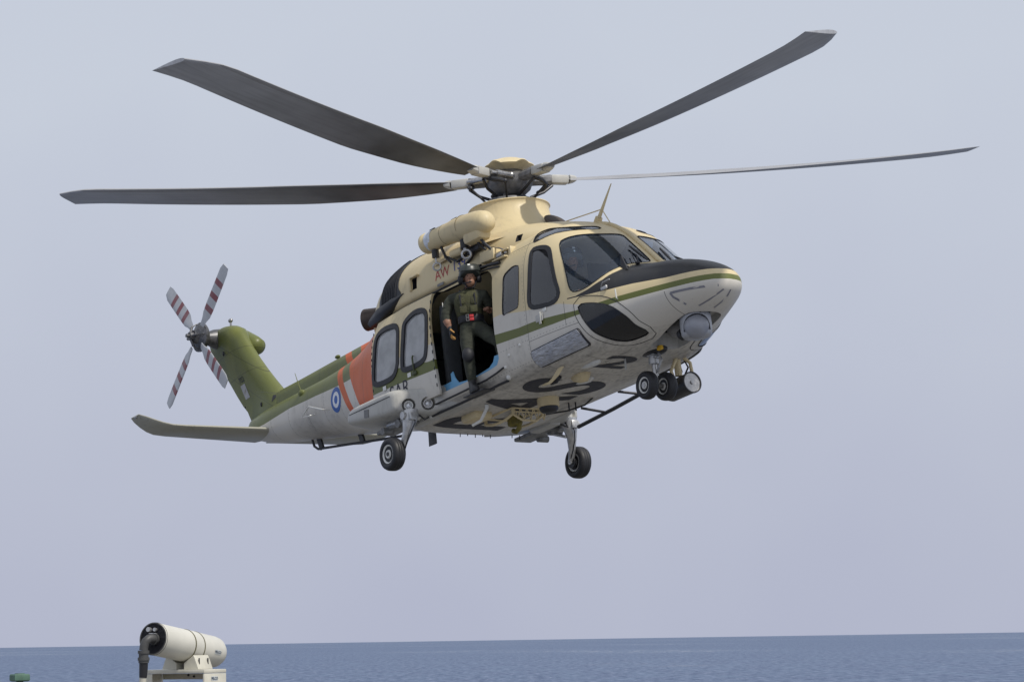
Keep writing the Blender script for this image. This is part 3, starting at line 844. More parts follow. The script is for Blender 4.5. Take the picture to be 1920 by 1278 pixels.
horn = MB(); horn.tube([(.55, 0, -.02), (.56, .14, -.06), (.50, .26, -.10)], [.04, .035, .028], 8); horn.cyl((.50, .26, -.10), (.27, .12, -.36), .016, n=8); horn.ball((.50, .26, -.10), (.07, .07, .07), 10, 6); horn.tube([(.62, -.03, -.05), (.48, -.06, -.16), (.28, -.05, -.24)], .022, 8)
horn_me = horn.mesh('horn')
for me in (grip_me, cuff_me, damp_me, horn_me): shade(me, 35)
DPH = [.016, .055, .032, .014, .0]; FLAP = [.0, .020, .020, .0, .0]
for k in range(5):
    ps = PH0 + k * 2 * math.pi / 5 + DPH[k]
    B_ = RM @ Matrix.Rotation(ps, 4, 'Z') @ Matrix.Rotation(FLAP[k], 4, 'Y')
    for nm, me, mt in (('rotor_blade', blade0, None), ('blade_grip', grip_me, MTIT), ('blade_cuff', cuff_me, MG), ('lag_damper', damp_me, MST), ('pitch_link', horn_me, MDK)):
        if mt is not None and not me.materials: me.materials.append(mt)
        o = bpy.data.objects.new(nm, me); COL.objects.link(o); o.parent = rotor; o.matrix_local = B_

# ------------------------------------------------------------------ tail fin, tail rotor, stabilisers
def foil_ring(xl, xt, t, z):
    q = []
    for a, w in ((0, 0), (.012, .30), (.05, .62), (.14, .90), (.30, 1.0), (.5, .88), (.75, .5), (.97, .10), (1.0, .03)):
        q.append((xl + (xt - xl) * a, t / 2 * w, z))
    return q + [(x_, -y_, z) for x_, y_, z in reversed(q[1:])]
R_ = [foil_ring(*a) for a in ((-5.95, -7.45, .40, 1.95), (-6.15, -7.55, .38, 2.1), (-6.36, -7.64, .34, 2.25), (-6.52, -7.72, .31, 2.40), (-6.64, -7.84, .29, 2.52), (-6.84, -8.00, .28, 2.72), (-7.06, -8.17, .27, 2.95), (-7.28, -8.36, .26, 3.2), (-7.44, -8.53, .27, 3.4), (-7.54, -8.67, .30, 3.55), (-7.62, -8.72, .34, 3.68), (-7.70, -8.74, .34, 3.78), (-7.86, -8.68, .28, 3.86), (-8.05, -8.55, .16, 3.90), (-8.2, -8.45, .05, 3.91))]
fin = MB().rings(R_).build('tail_fin', MFIN, heli, 60)
fin_bvh = BVHTree.FromPolygons([v.co for v in fin.data.vertices], [tuple(p.vertices) for p in fin.data.polygons])
MB().lathe((-8.05, .16, 3.74), (.62, .05, -.38), [(-.05, .03), (0, .12), (.15, .145), (.45, .145), (.58, .13), (.62, .05)], 20).build('gearbox_blister', MFIN, heli, 60)
mb = MB(); mb.cyl((-8.02, 0, 3.88), (-8.02, 0, 3.97), .018, n=8); mb.ball((-8.02, 0, 3.985), (.10, .07, .07)); mb.build('beacon_light', MST, heli)
def quad(w, h): 
    me = bpy.data.meshes.new('q'); me.from_pydata([(-w / 2, -h / 2, 0), (w / 2, -h / 2, 0), (w / 2, h / 2, 0), (-w / 2, h / 2, 0)], [], [(0, 1, 2, 3)]); me.update(); return me
for q, d_ in (((-8.10, -.135, 3.45), (.05, .03, .08)), ((-7.05, -.148, 2.35), (.045, .03, .075)), ((-7.62, -.10, 2.45), (.03, .02, .03))): MB().ball(q, d_, 12, 8).build('fin_vent', MBLK, fin, 60)
fl = decal('flag', quad(.19, .27), (-7.60, -.5, 2.70), (1, 0, 0), (-.45, 0, 1), fin_bvh, simple('flag_white', (.40, .40, .40), .6), fin, .004, .05)
decal('flag_emblem', text_mesh('~', .16), (-7.60, -.5, 2.70), (.6, 0, .8), (-.8, 0, .6), fin_bvh, simple('flag_brown', (.20, .13, .05), .6), fin, .008, .05)
decal('lettering', text_mesh('702', .15), (-7.66, -.5, 2.90), (1, 0, 0), (-.45, 0, 1), fin_bvh, MINK, fin, .006, .04)
tri = bpy.data.meshes.new('t'); tri.from_pydata([(-.09, -.06, 0), (.11, .045, 0), (-.07, .05, 0)], [], [(0, 1, 2)]); tri.update()
decal('fin_scoop', tri, (-6.62, -.6, 2.36), (1, 0, 0), (0, 0, 1), fin_bvh, MBLK, fin, .004, .05)
TR = Vector((-8.36, -.42, 3.78))
mb = MB()
mb.lathe((-8.36, -.05, 3.76), (0, -1, .05), [(0, .17), (.10, .15), (.22, .10), (.30, .08), (.30, .06), (.42, .055)], 24)
mb.lathe(TR, (0, -1, .05), [(-.10, .20), (-.06, .235), (-.02, .24), (0, .20), (.04, .12), (.10, .10), (.10, .07), (.17, .065), (.17, .03), (.22, .03)], 24)
for k in range(4):
    t = math.radians(45 + 90 * k + 45); d = Vector((math.cos(t), 0, math.sin(t)))
    mb.cyl(TR + Vector((0, -.14, 0)) + d * .05, TR + Vector((0, -.10, 0)) + d * .16, .022, n=8); mb.cyl(TR + Vector((0, -.13, 0)) + d * .14, TR + Vector((0, -.01, 0)) + d * .21, .012, n=6)
tail_rotor = mb.build('tail_rotor', simple('tail_hub_metal', (.13, .13, .135), .45, .6, .35, 22), heli, 35)
m_, b = new_mat('tail_blade_stripes')
t_ = X.nt.nodes.new('ShaderNodeTexCoord'); s_ = X.nt.nodes.new('ShaderNodeSeparateXYZ'); X.nt.links.new(t_.outputs['Object'], s_.inputs[0])
rr = X(s_.outputs[0])
bands = rr.between(.50, .60) + rr.between(.74, .84) + rr.between(.98, 1.08)
c = mixc(bands, (.44, .45, .47), (.21, .055, .065)); c = mixc(noise(6, 4).lin(.4, .8, 0, .35), c, (.25, .25, .26)); X.nt.links.new(c, b.inputs['Base Color']); b.inputs['Roughness'].default_value = .45
MTB = m_
tb = blade_mesh([(.22, .10, 1.6, .12, 0, 0), (.34, .14, 1.4, .12, 0, 0), (.44, .22, 1.0, .12, 0, .01), (.60, .24, .95, .12, 0, .01), (1.0, .24, .9, .10, 0, .01), (1.25, .235, .9, .09, 0, .01), (1.35, .17, .8, .08, 0, -.01)])
tb.materials.append(MTB); shade(tb, 50)
for k in range(4):
    t = math.radians(43 + 90 * k)
    er = Vector((math.cos(t), 0, math.sin(t))); en = Vector((0, -1, .05)).normalized(); er = (er - en * er.dot(en)).normalized(); et = en.cross(er)
    o = bpy.data.objects.new('tail_rotor_blade', tb); COL.objects.link(o); o.parent = tail_rotor
    o.matrix_local = Matrix.Translation(TR + en * .03) @ Matrix((er, et, en)).transposed().to_4x4()
for sg in (-1, 1):
    R_ = []
    for y0, xl, xt, z0, th in ((.10, -6.52, -7.42, 1.83, .12), (.30, -6.58, -7.42, 1.835, .115), (1.0, -6.66, -7.42, 1.85, .10), (1.70, -6.74, -7.42, 1.865, .085), (1.90, -6.77, -7.42, 1.88, .078), (2.02, -6.82, -7.42, 1.92, .07), (2.12, -6.90, -7.42, 1.98, .06), (2.22, -7.02, -7.42, 2.06, .045), (2.28, -7.14, -7.40, 2.12, .03)):
        tilt = min(1, max(0, (y0 - 1.75) / .4)); q = []
        for a, w in ((0, 0), (.012, .30), (.05, .62), (.14, .90), (.30, 1.0), (.5, .88), (.75, .5), (1.0, .06)): q.append((xl + (xt - xl) * a, th / 2 * w))
        full = q + [(a, -b_) for a, b_ in reversed(q[1:])]
        ca, sa = math.cos(tilt * .75), math.sin(tilt * .75)
        R_.append([(a, sg * (y0 - b_ * sa), z0 + b_ * ca) for a, b_ in full])
    stb = MB().rings(R_).build('stabiliser', paint('stabiliser_paint' + ('_r' if sg < 0 else '_l'), False, (.36, .35, .29)), heli, 55)
    MB().ball((-7.25, sg * 2.27, 2.10), (.10, .05, .05)).build('navigation_light', MST, stb)
# boom fittings
def hull_pt(x, z, sg=-1):
    loc, nor, fi, d = hull_bvh.ray_cast(Vector((x, sg * 3, z)), Vector((0, -sg, 0))); return loc, nor
def disc(r0, r1, n=40):
    me = bpy.data.meshes.new('d')
    V = [(r1 * math.cos(2 * math.pi * k / n), r1 * math.sin(2 * math.pi * k / n), 0) for k in range(n)]
    if r0 <= 0: me.from_pydata(V, [], [tuple(range(n))])
    else:
        V += [(r0 * math.cos(2 * math.pi * k / n), r0 * math.sin(2 * math.pi * k / n), 0) for k in range(n)]
        me.from_pydata(V, [], [(k, (k + 1) % n, n + (k + 1) % n, n + k) for k in range(n)])
    me.update(); return me
MRB = simple('roundel_blue', (.025, .10, .36), .5); MRW = simple('roundel_white', (.72, .74, .78), .5)
for r0, r1, mt in ((.122, .19, MRB), (.065, .122, MRW), (0, .065, MRB)):
    decal('roundel_ring', disc(r0, r1), (-4.16, -1.2, 1.675), (1, 0, 0), (0, 0, 1), hull_bvh, mt, fuselage, .004, .06)
mb = MB(); p, n = hull_pt(-5.47, 2.12); mb.ball(p, (.15, .10, .11)); mb.tube([p, p + Vector((-.03, -.02, .12)), p + Vector((-.10, -.03, .34))], [.012, .009, .004], 6); mb.build('whip_antenna', MFIN, heli)
mb = MB(); a_, n = hull_pt(-4.98, 1.66); c_, n2 = hull_pt(-4.48, 1.60); mb.tube([a_, a_ + n * .08, a_ + n * .10 + Vector((-.22, 0, .03)), a_ + n * .12 + Vector((.05, 0, .13)), c_ + n2 * .10 + Vector((0, 0, .03)), c_], .010, 6); mb.build('hoop_antenna', MWHT, heli)
for x0 in (-3.45, -4.75): MB().ball((x0, -.12, 2.515), (.12, .07, .06)).build('anti_collision_light', MP, heli)
mb = MB(); mb.tube([(-5.84, -.02, 1.49), (-5.80, -.02, 1.38), (-5.70, -.02, 1.315), (-4.9, -.02, 1.19), (-3.9, -.02, 1.03), (-3.3, -.02, .94)], .020, 8); mb.build('belly_rail', MDK, heli)
for x0, z0, z1 in ((-5.62, 1.48, 1.31), (-4.45, 1.27, 1.13), (-3.6, 1.10, .99)): MB().box((x0, -.02, (z0 + z1) / 2), (.10, .035, abs(z0 - z1) + .04), Matrix.Rotation(-.35, 3, 'Y')).build('rail_bracket', MBLK, heli)
mb = MB(); mb.rings([[(-2.45 + dx, -.02 + t, z) for dx, t in ((.0, 0), (-.06, .012), (-.20 - .02 * (z < .8), 0), (-.06, -.012))] for z in (.92, .62)]); mb.build('blade_antenna', MBLK, heli)

# ------------------------------------------------------------------ sponsons and landing gear
def sponson(sg):
    R_ = []
    for y0, x0, x1, z0, z1, e in ((.85, -2.50, .02, .59, .96, 5), (1.00, -2.48, -.38, .59, .99, 5), (1.08, -2.47, -.60, .595, 1.0, 5), (1.18, -2.45, -.80, .60, 1.02, 5), (1.30, -2.43, -.95, .61, 1.035, 5), (1.42, -2.41, -1.03, .625, 1.04, 5), (1.50, -2.39, -1.07, .64, 1.03, 5), (1.55, -2.37, -1.11, .66, 1.01, 5), (1.575, -2.34, -1.15, .685, .985, 5), (1.582, -2.31, -1.20, .715, .96, 5)):
        cx_, cz_, hx, hz_ = (x0 + x1) / 2, (z0 + z1) / 2, (x1 - x0) / 2, (z1 - z0) / 2; q = []
        for k in range(48):
            t = 2 * math.pi * k / 48; c, s = math.cos(t), math.sin(t)
            px_ = cx_ + hx * math.copysign(abs(c) ** (2 / e), c); pz_ = math.copysign(abs(s) ** (2 / e), s)
            q.append((px_, sg * y0, cz_ + hz_ * pz_ + (.15 * min(1, max(0, (-px_ - 1.0) / 1.4)) * max(0, -pz_))))
        R_.append(q)
    me = MB().rings(R_).mesh('sponson')
    # landing lamp sockets in the forward face
    n = Vector((.86, sg * .50, -.08)).normalized(); cut = []; spots = []
    bv = BVHTree.FromPolygons([v.co for v in me.vertices], [tuple(p.vertices) for p in me.polygons])
    for y0, z0 in ((1.40, .765), (1.20, .755)):
        loc, nor, fi, d = bv.ray_cast(Vector((.8, sg * y0, z0)), Vector((-1, 0, 0)))
        if loc is not None: spots.append(loc); cut.append(MB().lathe(loc - n * .13, n, [(0, .088), (.13, .098), (.35, .12)], 28).mesh())
    me = boolean(me, cut, 'DIFFERENCE')
    o = link('sponson', me, MG, heli, 40)
    for k, p in enumerate(spots):
        q = p - n * .075
        L = MB(); L.lathe(q, n, [(-.02, .060), (.03, .066), (.045, .064), (.045, .054), (.02, .050), (-.005, .015)], 24)
        l_ = L.build('landing_light', MST if k else MWHT, o, 40)
        MB().lathe(q + n * .010, n, [(0, .048), (.012, .030), (.02, .006)], 24).build('lamp_reflector', simple('lamp_silver', (.85, .86, .88), .18, .6, .05), o, 60)
        MB().lathe(q + n * .038, n, [(0, .053), (.008, .045), (.012, .01)], 24).build('lamp_glass', glass('lamp_glass', (.95, .95, .95), 1.0, .02), o, 60)
    # access panel on the outer face
    MB().box((-1.83, sg * 1.588, .835), (.11, .006, .11), Matrix.Rotation(.12, 3, 'Y')).build('latch_panel', simple('latch_grey', (.17, .17, .17), .6), o)
    mb = MB(); mb.tube([(-1.2, sg * 1.582, .925), (-1.8, sg * 1.590, .925), (-2.30, sg * 1.580, .925)], .006, 5); mb.build('panel_joint', MBLK, o)
    return o
for sg in (-1, 1): sponson(sg)
def wheel(parent, c, r, w, out=1, bolts=5):
    """tyre and rim turning about the y axis"""
    c = Vector(c)
    prof = [(-w * .36, r * .56), (-w * .50, r * .66), (-w * .52, r * .80), (-w * .44, r * .93), (-w * .26, r * .99), (-w * .12, r), (-w * .10, r * .985), (-w * .06, r), (w * .06, r), (w * .10, r * .985), (w * .12, r), (w * .26, r * .99), (w * .44, r * .93), (w * .52, r * .80), (w * .50, r * .66), (w * .36, r * .56)]
    MB().lathe(c, (0, 1, 0), prof, 44).build('tyre', MRUB, parent, 50)
    mb = MB(); mb.lathe(c, (0, 1, 0), [(-w * .42, r * .20), (-w * .44, r * .24), (-w * .30, r * .30), (-w * .28, r * .44), (-w * .40, r * .50), (-w * .44, r * .57), (-w * .36, r * .58), (w * .36, r * .58), (w * .44, r * .57), (w * .40, r * .50), (w * .28, r * .44), (w * .30, r * .30), (w * .44, r * .24), (w * .42, r * .20)], 32)
    mb.build('wheel_rim', MWHT, parent, 35)
    mb = MB()
    for k in range(bolts):
        t = 2 * math.pi * k / bolts
        for s in (-1, 1): mb.cyl(c + Vector((r * .40 * math.cos(t), s * w * .29, r * .40 * math.sin(t))), c + Vector((r * .40 * math.cos(t), s * w * .36, r * .40 * math.sin(t))), r * .055, n=8)
    mb.cyl(c + Vector((0, -w * .47, 0)), c + Vector((0, w * .47, 0)), r * .13, n=14)
    mb.build('wheel_hub', MDK, parent, 35)
for sg in (-1, 1):
    W = Vector((-1.26, sg * 1.585, .11))
    mb = MB()
    R_ = []
    for p, w, d in (((-1.06, sg * 1.33, .70), .11, .13), ((-1.06, sg * 1.36, .60), .10, .12), ((-1.10, sg * 1.40, .42), .065, .075), ((-1.16, sg * 1.43, .28), .05, .055), ((-1.22, sg * 1.45, .17), .042, .05), ((-1.26, sg * 1.455, .11), .04, .045)):
        p = Vector(p); R_.append([p + Vector((w * math.cos(2 * math.pi * k / 14), d * math.sin(2 * math.pi * k / 14), 0)) for k in range(14)])
    mb.rings(R_)
    mb.cyl((-1.26, sg * 1.43, .11), (-1.26, sg * 1.60, .11), .035)
    mb.cyl((-1.06, sg * 1.22, .62), (-1.06, sg * 1.50, .62), .055); mb.rbox((-.99, sg * 1.38, .60), (.10, .12, .12), .02)
    mb.tube([(-1.10, sg * 1.34, .58), (-1.45, sg * 1.32, .62), (-1.75, sg * 1.28, .66)], [.055, .045, .04], 12)
    mb.tube([(-1.10, sg * 1.30, .44), (-1.50, sg * 1.22, .60)], .022, 8)
    gear = mb.build('main_landing_gear', MALU, heli, 40)
    wheel(gear, W, .232, .185, bolts=7)
    mb = MB(); mb.tube([(-1.00, sg * 1.33, .66), (-.96, sg * 1.36, .50), (-1.03, sg * 1.40, .38), (-1.12, sg * 1.42, .26), (-1.20, sg * 1.42, .15)], .009, 6); mb.tube([(-1.02, sg * 1.25, .64), (-.92, sg * 1.22, .54), (-.98, sg * 1.10, .60)], .012, 6); mb.cyl((-1.26, sg * 1.46, .11), (-1.26, sg * 1.50, .11), .085, n=20)
    mb.build('brake_hose', MBLK, gear, 40)
    mb = MB(); mb.rbox((-1.62, sg * 1.18, .60), (.80, .30, .06), .02); mb.rbox((-1.45, sg * 1.12, .60), (.3, .12, .08), .02); mb.cyl((-1.35, sg * 1.2, .58), (-1.35, sg * 1.40, .58), .06); mb.cyl((-1.72, sg * 1.25, .56), (-1.72, sg * 1.42, .56), .05)
    mb.build('gear_well_structure', simple('well_grey', (.20, .20, .20), .55, .2, .4, 12), heli, 35)
    mb = MB(); mb.rbox((-1.20, sg * 1.02, .615), (.55, .20, .11), .04); mb.build('gear_door', MG, heli, 35)
# nose gear
mb = MB()
mb.cyl((2.82, 0, .80), (2.82, 0, .46), .062); mb.rbox((2.83, 0, .60), (.15, .15, .14), .02); mb.cyl((2.82, 0, .50), (2.82, 0, .42), .072)
mb.tube([(2.70, 0, .72), (2.50, 0, .60)], .03, 8)
mb.tube([(2.93, 0, .56), (2.99, 0, .44), (2.86, 0, .30)], .018, 6); mb.cyl((2.90, -.05, .50), (2.90, .05, .50), .02)
ng = mb.build('nose_landing_gear', MALU, heli, 35)
mb = MB(); mb.cyl((2.82, 0, .44), (2.82, 0, .10), .036); mb.cyl((2.82, -.22, .125), (2.82, .22, .125), .032); mb.build('oleo_piston', MST, ng)
for sg in (-1, 1): wheel(ng, (2.82, sg * .155, .125), .190, .135, bolts=6)
mb = MB(); mb.tube([(2.86, -.03, .66), (2.95, -.06, .60), (3.02, -.06, .58)], .011, 6); mb.rbox((3.06, -.06, .58), (.09, .05, .06), .01); mb.build('safety_pin_tag', simple('yellow_tag', (.62, .36, .02), .6), ng)
mb = MB(); mb.ball((2.84, 0, .595), (.46, .34, .12), 20, 10); mb.build('gear_bay', MBLK, heli, 60)
for s_ in (-.27, .27): MB().box((2.55, s_, .50), (.03, .012, .20)).build('gear_door', MG, heli)

# ------------------------------------------------------------------ nose equipment
TC = Vector((3.88, -.07, 0)); tz = lambda h: TC + Vector((0, 0, h))
ft = MB().lathe(tz(.90), (0, 0, -1), [(0, .235), (.06, .235), (.075, .215)], 40).build('camera_turret', MBLK, heli, 40)
MFL = simple('turret_grey', (.36, .37, .40), .42, .1, .08)
MB().lathe(tz(.83), (0, 0, -1), [(0, .206), (.05, .208), (.22, .208), (.29, .20), (.33, .17), (.34, .10)], 44).build('turret_yoke', MFL, ft, 50)
MB().ball(tz(.625) + Vector((.075, -.055, 0)), (.345, .345, .33), 36, 22).build('turret_ball', simple('ball_grey', (.27, .28, .315), .38, .1, .08), ft, 60)
L_ = []
for k in range(25):                                # dark gap round the ball's window
    u_ = -1.0 + k / 12; t = -.60 + .92 * math.sin(u_ * 1.25) / math.sin(1.25); h = .56 + .20 * math.cos(u_ * math.pi / 2) ** .5 if abs(u_) < 1 else .56
    L_.append(tz(h) + Vector((.210 * math.cos(t), .210 * math.sin(t), 0)))
MB().tube(L_, .010, 6).build('turret_gap', MBLK, ft, 60)
MB().cyl(tz(.60) + Vector((-.17, -.08, 0)), tz(.58) + Vector((-.23, -.08, 0)), .075).build('turret_lens', MBLK, ft)
for k in range(8): t = k * math.pi / 4 - .3; MB().cyl(tz(.795) + Vector((.20 * math.cos(t), .20 * math.sin(t), 0)), tz(.795) + Vector((.214 * math.cos(t), .214 * math.sin(t), 0)), .015, n=8).build('turret_screw', MBLK, ft)
mb = MB(); mb.ball((3.42, .05, .76), (.46, .34, .22), 24, 14); mb.build('turret_mount', simple('mount_grey', (.20, .20, .21), .55), heli, 60)
SLB = Vector((2.80, .60, .205)); sd = Vector((1, -.02, .02)).normalized()
mb = MB(); mb.lathe(SLB, sd, [(-.50, .05), (-.50, .12), (-.46, .135), (-.02, .142), (0, .148), (.03, .148), (.03, .132), (.01, .128)], 32); sl = mb.build('searchlight', MBLK, heli, 40)
mb = MB(); mb.lathe(SLB + sd * .018, sd, [(0, .132), (-.03, .10), (-.06, .04), (-.02, .03), (.0, .018)], 32); mb.cyl(SLB + sd * .012, SLB + sd * .035, .026); mb.build('reflector', MST, sl, 40)
mb = MB()
for s in (-1, 1): mb.tube([(2.62, .60 + s * .06, .60), (2.66, .60 + s * .13, .52), (2.62, .60 + s * .175, .40), (2.66, .60 + s * .165, .26), (2.66, .60 + s * .14, .21)], .024, 10)
mb.tube([(2.55, .60, .60), (2.55, .60, .36)], .05, 14); mb.build('searchlight_yoke', MC, sl, 50)
mb = MB(); mb.tube([(2.50, .66, .58), (2.44, .74, .46), (2.40, .72, .36), (2.42, .66, .30)], .018, 8); mb.tube([(2.58, .70, .58), (2.52, .80, .50), (2.46, .76, .38)], .013, 8); mb.build('searchlight_cable', MBLK, sl, 60)
# emergency float covers on the lower nose sides
m_, b = new_mat('silver_cover'); b.inputs['Metallic'].default_value = .25; b.inputs['Roughness'].default_value = .40
c = mixc(noise(7, 3).lin(.3, .7), (.34, .35, .385), (.46, .47, .50)); X.nt.links.new(c, b.inputs['Base Color']); bump(b, noise(11, 4, stretch=(1, 1, 2.2)), .9, .05); MSIL = m_
for sg in (-1, 1):
    P = smooth_closed([Vector((a, sg * 1.0, c_)) for a, c_ in ((1.66, .880), (1.70, .884), (2.1, .898), (2.54, .914), (2.59, .912), (2.62, .87), (2.655, .72), (2.66, .66), (2.62, .645), (2.3, .64), (1.72, .63), (1.665, .635), (1.64, .68), (1.635, .84))], 64)
    me = boolean(shell(.032, -.02), [pr(P, Vector((0, sg, -.35)).normalized(), .4, .45)], 'INTERSECT'); hull_normals(me)
    fc = link('float_cover', me, MSIL, heli)
    seal('cover_edge', inset(P, Vector((0, sg, -.35)).normalized(), -.012), Vector((0, sg, -.35)).normalized(), .014, MBLK, fc, shell(.026, -.02))
# wipers, centre post moulding, mirror bracket
def on_hull(x, y, off=.02):
    loc, nor, fi, d = hull_bvh.ray_cast(Vector((x, y, 4)), Vector((0, 0, -1))); return loc + nor * off
mb = MB(); mb.tube([on_hull(3.30 - k * .075, 0, .012) for k in range(20)], .030, 8); mb.build('windscreen_post', MC, heli, 60)
for y0, y1, y2 in ((-.42, -.32, -.20), (.40, .30, .18)):
    sg = -1 if y0 < 0 else 1
    mb = MB(); a = on_hull(3.26, y0, .025); b_ = on_hull(3.08, y1 + sg * .02, .055)
    mb.tube([a, a.lerp(b_, .5) + Vector((.02, 0, .03)), b_], .011, 6); mb.tube([a + Vector((0, sg * .03, 0)), b_ + Vector((-.05, sg * .02, .03))], .008, 6); mb.ball(a, (.07, .07, .05), 10, 6)
    wp = mb.build('windscreen_wiper', MBLK, heli, 50)
    mb = MB(); p0, p1 = on_hull(2.90, y1 - sg * .06, .030), on_hull(3.20, y2 + sg * .02, .030); mid = on_hull(3.05, (y1 + y2) / 2 - sg * .02, .034)
    mb.tube([p0, mid, p1], [.014, .020, .014], 6); mb.build('wiper_blade', MBLK, wp, 50)
mb = MB(); a = on_hull(3.24, -.62, .0); mb.prism([a + Vector((.05, .0, -.01)), a + Vector((-.10, 0, -.01)), a + Vector((-.07, 0, .20)), a + Vector((-.05, 0, .20))], (0, -1, 0), .01, .01); mb.tube([a + Vector((.02, .10, 0)), a + Vector((-.06, .02, .10))], .015, 6); mb.build('air_probe', MBLK, heli)
mb = MB(); p, n = hull_pt(3.10, 1.33); mb.rbox(p + n * .01, (.13, .03, .05), .01); mb.tube([p + n * .02 + Vector((-.05, 0, .03)), p + n * .06 + Vector((.02, 0, .05)), p + n * .06 + Vector((.18, 0, .05))], .008, 6); mb.build('pitot_tube', MALU, heli)
mb = MB(); p, n = hull_pt(3.30, 1.13); mb.tube([p, p + n * .05 + Vector((.02, 0, .0)), p + n * .06 + Vector((.02, 0, .12))], .010, 6); mb.build('temperature_probe', MWHT, heli)
mb = MB(); p, n = hull_pt(1.90, 1.24); mb.rbox(p + n * .006, (.16, .02, .10), .008); mb.rbox(p + n * .02 + Vector((.03, 0, -.01)), (.045, .02, .17), .008); mb.build('door_handle', MG, heli)
mb = MB(); p, n = hull_pt(2.02, 1.325); mb.box(p + n * .004, (.08, .006, .045)); mb.build('door_placard', MWHT, heli)
# stencilled grey marks on the underside of the nose
MSTN = simple('stencil_grey', (.20, .20, .23), .6)
def hull_line(pts, w, name='nose_marking'):
    mb = MB(); L = []
    for (x0, y0, z0) in pts:
        loc, nor, fi, d = hull_bvh.find_nearest(Vector((x0, y0, z0))); L.append((loc, nor))
    R_ = []
    for i, (p, n) in enumerate(L):
        t = (L[min(i + 1, len(L) - 1)][0] - L[max(i - 1, 0)][0]).normalized(); s = n.cross(t).normalized()
        R_.append([p + s * w / 2 + n * .004, p - s * w / 2 + n * .004])
    V = [q for r in R_ for q in r]; F = [(2 * i, 2 * i + 1, 2 * i + 3, 2 * i + 2) for i in range(len(L) - 1)]
    return MB().add(V, F).build(name, MSTN, fuselage, 60)
hull_line([(4.02, -.54, 1.03), (4.15, -.48, 1.03), (4.28, -.41, 1.028), (4.42, -.31, 1.02), (4.55, -.157, 1.013)], .030)
hull_line([(4.02, -.54, 1.03), (4.03, -.50, .98), (4.06, -.47, .945), (4.10, -.36, .875)], .030)
hull_line([(4.544, -.076, .968), (4.48, -.12, .93), (4.35, -.18, .87), (4.20, -.24, .82)], .024)
hull_line([(4.55, .034, .967), (4.48, .03, .91), (4.35, .0, .84), (4.25, -.03, .80)], .024)

# ------------------------------------------------------------------ roof antenna
mb = MB(); mb.rings([[(1.90 + .43 * t + dx * (1 - .8 * t), dy * (1 - .7 * t), 2.62 + .46 * t) for dx, dy in ((.07, 0), (.02, .022), (-.05, .012), (-.07, 0), (-.05, -.012), (.02, -.022))] for t in (.16, .3, .6, 1.0)])
mb.tube([(1.90, 0, 2.62), (1.94, 0, 2.66), (1.98, 0, 2.71)], [.05, .055, .05], 8); mb.rbox((1.92, 0, 2.62), (.20, .10, .05), .02)
ra = mb.build('roof_antenna', MC, heli, 40)
mb = MB(); mb.tube([(2.05, 0, 2.80), (1.20, 0, 2.88)], .008, 6); mb.tube([(2.06, 0, 2.80), (2.24, 0, 2.52)], .007, 6); mb.build('stay_wire', MC, ra)

# ------------------------------------------------------------------ rescue hoist over the door
mb = MB(); R_ = []
for x0, r, z0 in ((-.70, .05, 3.035), (-.70, .140, 3.035), (-.685, .150, 3.035), (-.62, .150, 3.033), (-.61, .143, 3.033), (-.3, .148, 3.025), (.0, .155, 3.01), (.1, .17, 3.0), (.35, .178, 2.975), (.60, .178, 2.95), (.72, .170, 2.935), (.82, .145, 2.925), (.88, .10, 2.918), (.905, .04, 2.915)):
    R_.append([(x0, -1.05 + r * math.cos(2 * math.pi * k / 32), z0 + r * math.sin(2 * math.pi * k / 32) * (1 + .0)) for k in range(32)])
hoist = mb.rings(R_).build('rescue_hoist', MC, heli, 45)
mb = MB(); mb.rbox((.55, -1.05, 2.80), (.42, .24, .22), .07); mb.build('hoist_gearbox', MC, hoist, 45)
for x0, r in ((-.15, .1515), (.30, .1775)): MB().lathe((x0, -1.05, 3.018 - .03 * (x0 > 0)), (1, 0, 0), [(-.004, r - .004), (-.004, r + .002), (.004, r + .002), (.004, r - .004)], 32).build('hoist_joint', simple('joint_brown', (.2, .16, .09), .6), hoist)
mb = MB(); mb.lathe((-.56, -1.05, 3.034), (1, 0, 0), [(0, .1465), (.16, .148), (.16, .1475)], 32, False); hp = mb.build('hoist_band', simple('chipped_white', (.62, .66, .72), .6, 0, .2, 20), hoist, 45)
mb = MB(); mb.rbox((-.44, -1.10, 3.165), (.13, .03, .035), .01); mb.rbox((.12, -1.10, 3.15), (.14, .03, .035), .01); mb.build('hoist_handle', MBLK, hoist)
mb = MB()
mb.cyl((-.47, -1.07, 2.88), (-.47, -1.07, 2.77), .052, n=18); mb.cyl((.30, -1.10, 2.80), (.30, -1.10, 2.68), .058, n=18)
mb.tube([(-.35, -1.05, 2.90), (-.25, -1.05, 2.72), (-.05, -1.0, 2.60), (.15, -.95, 2.66)], .020, 8); mb.tube([(-.3, -1.08, 2.9), (-.22, -1.08, 2.70), (-.12, -1.06, 2.60)], .016, 8)
mb.tube([(.55, -1.05, 2.82), (.45, -1.0, 2.66), (.25, -.98, 2.55), (.05, -.97, 2.50), (.20, -.99, 2.43), (.5, -1.0, 2.38)], .022, 8)
mb.tube([(.60, -1.10, 2.80), (.75, -1.05, 2.60), (.80, -1.0, 2.52)], .022, 8); mb.tube([(.50, -1.08, 2.78), (.66, -1.0, 2.56)], .018, 8); mb.ball((.30, -1.0, 2.62), (.12, .10, .09)); mb.rbox((.42, -.98, 2.66), (.22, .10, .10), .02)
mb.tube([(-.15, -1.0, 2.72), (.25, -1.0, 2.70)], .045, 12)
mb.build('hoist_linkage', MBLK, hoist, 45)
mb = MB(); mb.cyl((-.12, -1.02, 2.72), (.16, -1.02, 2.705), .058, n=18); mb.build('hoist_motor', MC, hoist, 40)
